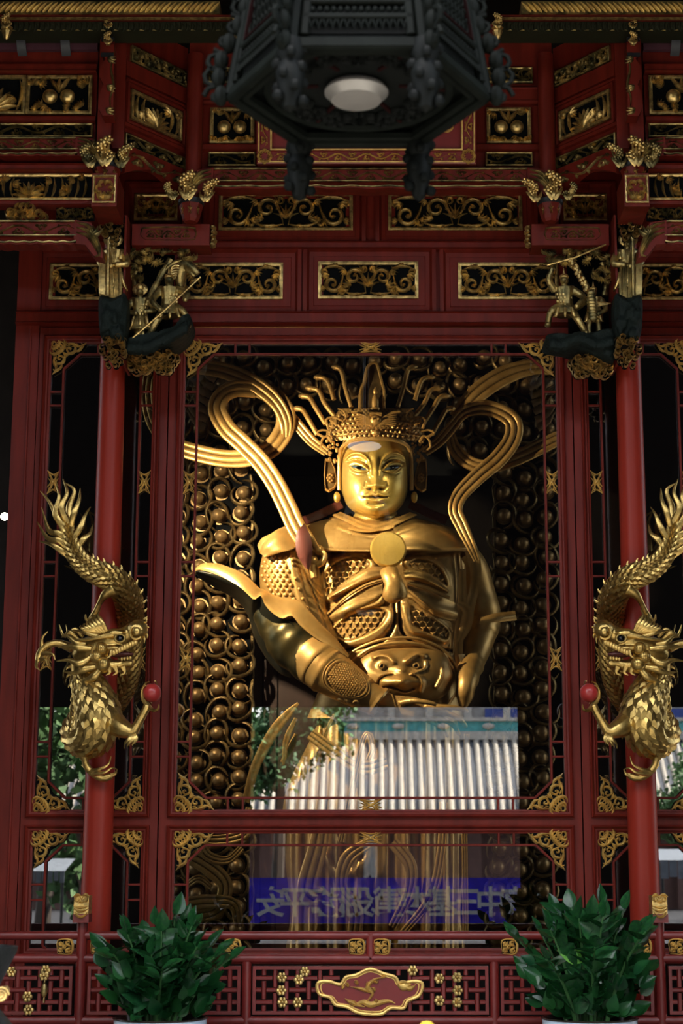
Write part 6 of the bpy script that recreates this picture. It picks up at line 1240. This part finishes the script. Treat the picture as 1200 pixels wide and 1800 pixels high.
# ------------------------------------------------------------------ hexagonal hanging lantern
YL = -8.0; ul = U_(170, YL); cL = P(630, 176, YL); RL = 222*ul; zB_ = cL[2]+.02
ln = thing('hanging_lantern', 'large dark carved hexagonal lantern hanging above, steel lamp pan underneath', 'lantern', (cL[0], YL, zB_))
def hexp(r_, z): return [np.array((cL[0]+r_*math.cos(k*PI/3), YL+r_*math.sin(k*PI/3), z)) for k in range(6)]
HT = 1.25; kT = .62; lo, hi = hexp(RL, zB_), hexp(RL*kT, zB_+HT)
for k in range(6):
    a0, a1, b0, b1 = lo[k], lo[(k+1) % 6], hi[k], hi[(k+1) % 6]
    Mq = lambda u, v, d, a0=a0, a1=a1, b0=b0, b1=b1: None
    nrm = np.cross(a1-a0, b0-a0); nrm /= np.linalg.norm(nrm)
    def pt(u, v, d=0): return (a0*(1-u)+a1*u)*(1-v)+(b0*(1-u)+b1*u)*v+nrm*d
    b = MB(); b.add([pt(.05, .03), pt(.95, .03), pt(.95, 1), pt(.05, 1)], [(0, 1, 2, 3)]); pn = b.build('side_panel', LANTD, ln, 0)
    b = MB()
    for u in (.10, .90): b.bar(pt(u, .03, .015), pt(u, 1, .015), .035, .03, nrm)
    for v in (.10, .16, .98): b.bar(pt(.08, v, .015), pt(.92, v, .015), .03, .03, nrm)
    b.build('panel_frame', LANT, pn, 30)
    b = MB()
    for u in (.135, .865): b.bar(pt(u, .18, .016), pt(u, .97, .016), .008, .02, nrm)
    b.bar(pt(.13, .185, .016), pt(.87, .185, .016), .008, .02, nrm); b.build('red_bead', REDD, pn, 0)
    b = MB()
    for i in range(9):
        for j in range(14):
            u, v = .18+.64*(i+.5*(j % 2))/9, .22+.72*j/14; c = pt(u+.035, v, .012); e = (a1-a0)/np.linalg.norm(a1-a0); f = (b0-a0)/np.linalg.norm(b0-a0); a = np.linspace(0, 2*PI, 9); b.tube(np.array([c+e*.026*math.cos(q)+f*.030*math.sin(q) for q in a]), .005, 5, cap=False)
    b.build('lattice_rings', LANT, pn, 50, kind='stuff')
    b = MB()
    for i in range(14): u = .12+.76*(i+.5)/14; b.ball(pt(u, .13, .012), .014, 6, 5); b.tube([pt(u-.02, .085, .02), pt(u, .05, .03), pt(u+.02, .085, .02)], .006, 5)
    b.build('fringe_carving', LANT, pn, kind='stuff')
    b = MB(); b.tube([a0+nrm*0, b0], .035, 8); b.build('corner_post', LANT, ln)
    o_ = (a0-np.array((cL[0], YL, zB_))); o_ /= np.linalg.norm(o_)
    b = MB()
    for j in range(16):
        f = j/15; p = a0*(1-f)+b0*f+o_*(.05+.03*math.sin(f*14)); a = np.linspace(0, 2*PI, 8); b.ball(p, (.034, .034, .05), 8, 6)
        q = spiral(0, 0, .055, .012, j*1.9, 1.1*(-1)**j, 10); b.tube(np.stack([p+o_*(.02+u)+np.array((0, 0, v)) for u, v in q]), .012, 6)
    b.build('corner_scroll', LANT, ln)
    b = MB(); p = a0+o_*.0
    if k in (0, 3): p = p+np.array((0, 0, 9e9))
    if p[2] < 1e6: b.lathe([(0, -.30), (.03, -.28), (.05, -.20), (.062, -.12), (.045, -.08), (.06, -.04), (.05, .02), (0, .03)], p, 10)
    for j in range(14 if p[2] < 1e6 else 0): a = j*2.4; h_ = -.02-.018*j; q = p+np.array((.055*math.cos(a), .055*math.sin(a), h_)); b.ball(q, .025, 6, 5)
    if p[2] < 1e6: b.build('corner_pendant', LANTD, ln)
    b = MB(); b.bar(a0, a1, .06, .05, nrm); b.bar(a0*.9+np.array((cL[0], YL, zB_))*.1, a1*.9+np.array((cL[0], YL, zB_))*.1, .03, .04, (0, 0, -1)); b.build('base_moulding', LANT, ln, 30)
    b = MB(); cc = np.array((cL[0], YL, zB_)); b.bar(cc+(a0-cc)*.32+np.array((0, 0, .05)), cc+(a0-cc)*.72+np.array((0, 0, .03)), .018, .02, (0, 0, -1)); b.build('bottom_rib', REDD, ln, 0)
    S = arab(.34, .16, 70+k, 1); em = (a0+a1)/2; e1 = (a1-a0)/np.linalg.norm(a1-a0); e2 = cc-em; e2 /= np.linalg.norm(e2)
    carve('bottom_carving', S, lambda u, v, d, em=em, e1=e1, e2=e2: (em+e2*.16)[None, None]+u[..., None]*e1+v[..., None]*e2+np.array((0, 0, 1.))*(.045-d)[..., None]*np.ones_like(u)[..., None], .03, LANTD, ln)
b = MB(); b.add([p+np.array((0, 0, .05)) for p in lo], [(0, 1, 2, 3, 4, 5)]); b.build('bottom_board', LANTD, ln, 0)
b = MB(); a = np.linspace(0, 2*PI, 49); b.tube(np.stack([cL[0]+RL*.72*np.cos(a), YL+RL*.72*np.sin(a), 0*a+zB_+.03], 1), .022, 8); b.build('bottom_ring', LANT, ln)
b = MB(); rp_ = 56*ul; b.lathe([(0, -.045), (.78*rp_, -.042), (.80*rp_, -.038), (.94*rp_, -.014), (rp_, -.008), (rp_, 0), (.9*rp_, .02), (.5*rp_, .05)], (cL[0]-.01, YL, zB_+.02), 48); b.build('lamp_pan', STEEL, ln)
b = MB(); b.lathe([(.1, 0), (RL*kT, 0), (RL*.5, .25), (.06, .45), (.03, .5), (.03, 2.6)], (cL[0], YL, zB_+HT), 6); b.build('lantern_roof', LANTD, ln, 20)
# ------------------------------------------------------------------ odds and ends
bc = thing('bronze_censer', 'dark bronze censer edge with a gilt scroll, cut off by the lower left corner', 'censer', (P(-70, 1760, -6)[0], -6, 0)); c = P(-70, 1664, -6); uc = U_(1700, -6); BRZ = mat('dark_bronze', (.03, .035, .035), .45, .6, scale=10, bump=.2)
b = MB(); z = c[2]; b.lathe([(0, 0), (30*uc, 0), (120*uc, .1), (118*uc, z-.46), (70*uc, z-.30), (70*uc, z-.2), (86*uc, z-.10), (98*uc, z-.03), (100*uc, z), (92*uc, z), (80*uc, z-.1)], (c[0], -6, 0), 40); b.build('bowl', BRZ, bc)
b = MB(); p = P(2, 1749, -6.55); q = spiral(p[0], p[2], 13*uc, 2*uc, 0, 2.2, 30); b.tube(np.stack([q[:, 0], 0*q[:, 0]+p[1], q[:, 1]], 1), 2*uc, 8); b.tube([(p[0], p[1], p[2]), (p[0]-.05, -6.2, p[2])], .02, 6); b.build('gilt_scroll', GOLD, bc)
ye = thing('yellow_candle', 'rounded yellow top of a candle just showing at the bottom edge', 'candle', (P(750, 1800, -6)[0], -6, 0)); c = P(750, 1794, -6); b = MB(); b.lathe([(16*uc, 0), (16*uc, c[2]-.05), (14*uc, c[2]-.02), (8*uc, c[2]-.004), (0, c[2])], (c[0], -6, 0), 24); b.build('wax', mat('yellow_wax', (.85, .55, .06), .4), ye)
lb = thing('wall_lamp', 'small glowing round lamp at the left picture edge beside the door jamb', 'lamp', tuple(P(8, 908, .25)))
p = P(8, 908, .25); b = MB(); b.ball(p, .036, 16, 12); b.build('bulb', mat('bulb_glow', (1, .9, .7), .3, emit=(1, .86, .62, 40)), lb)
b = MB(); b.tube([p+np.array((-.02, .03, 0)), p+np.array((-.12, .1, .0)), p+np.array((-.2, .1, -.6)), (p[0]-.2, .35, 0)], .015, 8); b.build('bracket_arm', IRON, lb)
# opal porch lamp just above the frame; the glass mirrors it at the statue's forehead
zl_ = float(P(0, 783, 6.0)[2]); xl_ = float(P(640, 783, 6.0)[0])
pl = thing('porch_lamp', 'white opal porch lamp mirrored at the forehead of the statue', 'lamp', (xl_, -6.0, zl_))
b = MB(); b.lathe([(0, -.05), (.10, -.045), (.19, -.02), (.215, 0), (.20, .02), (.05, .06)], (xl_, -6.0, zl_), 32); b.build('opal_dish', mat('opal_glass', (.8, .82, .85), .4, emit=(.85, .92, 1, 1.3)), pl)
b = MB(); b.tube([(xl_, -6.0, zl_+.04), (xl_, -6.0, 10.22)], .012, 8); b.build('rod', IRON, pl)
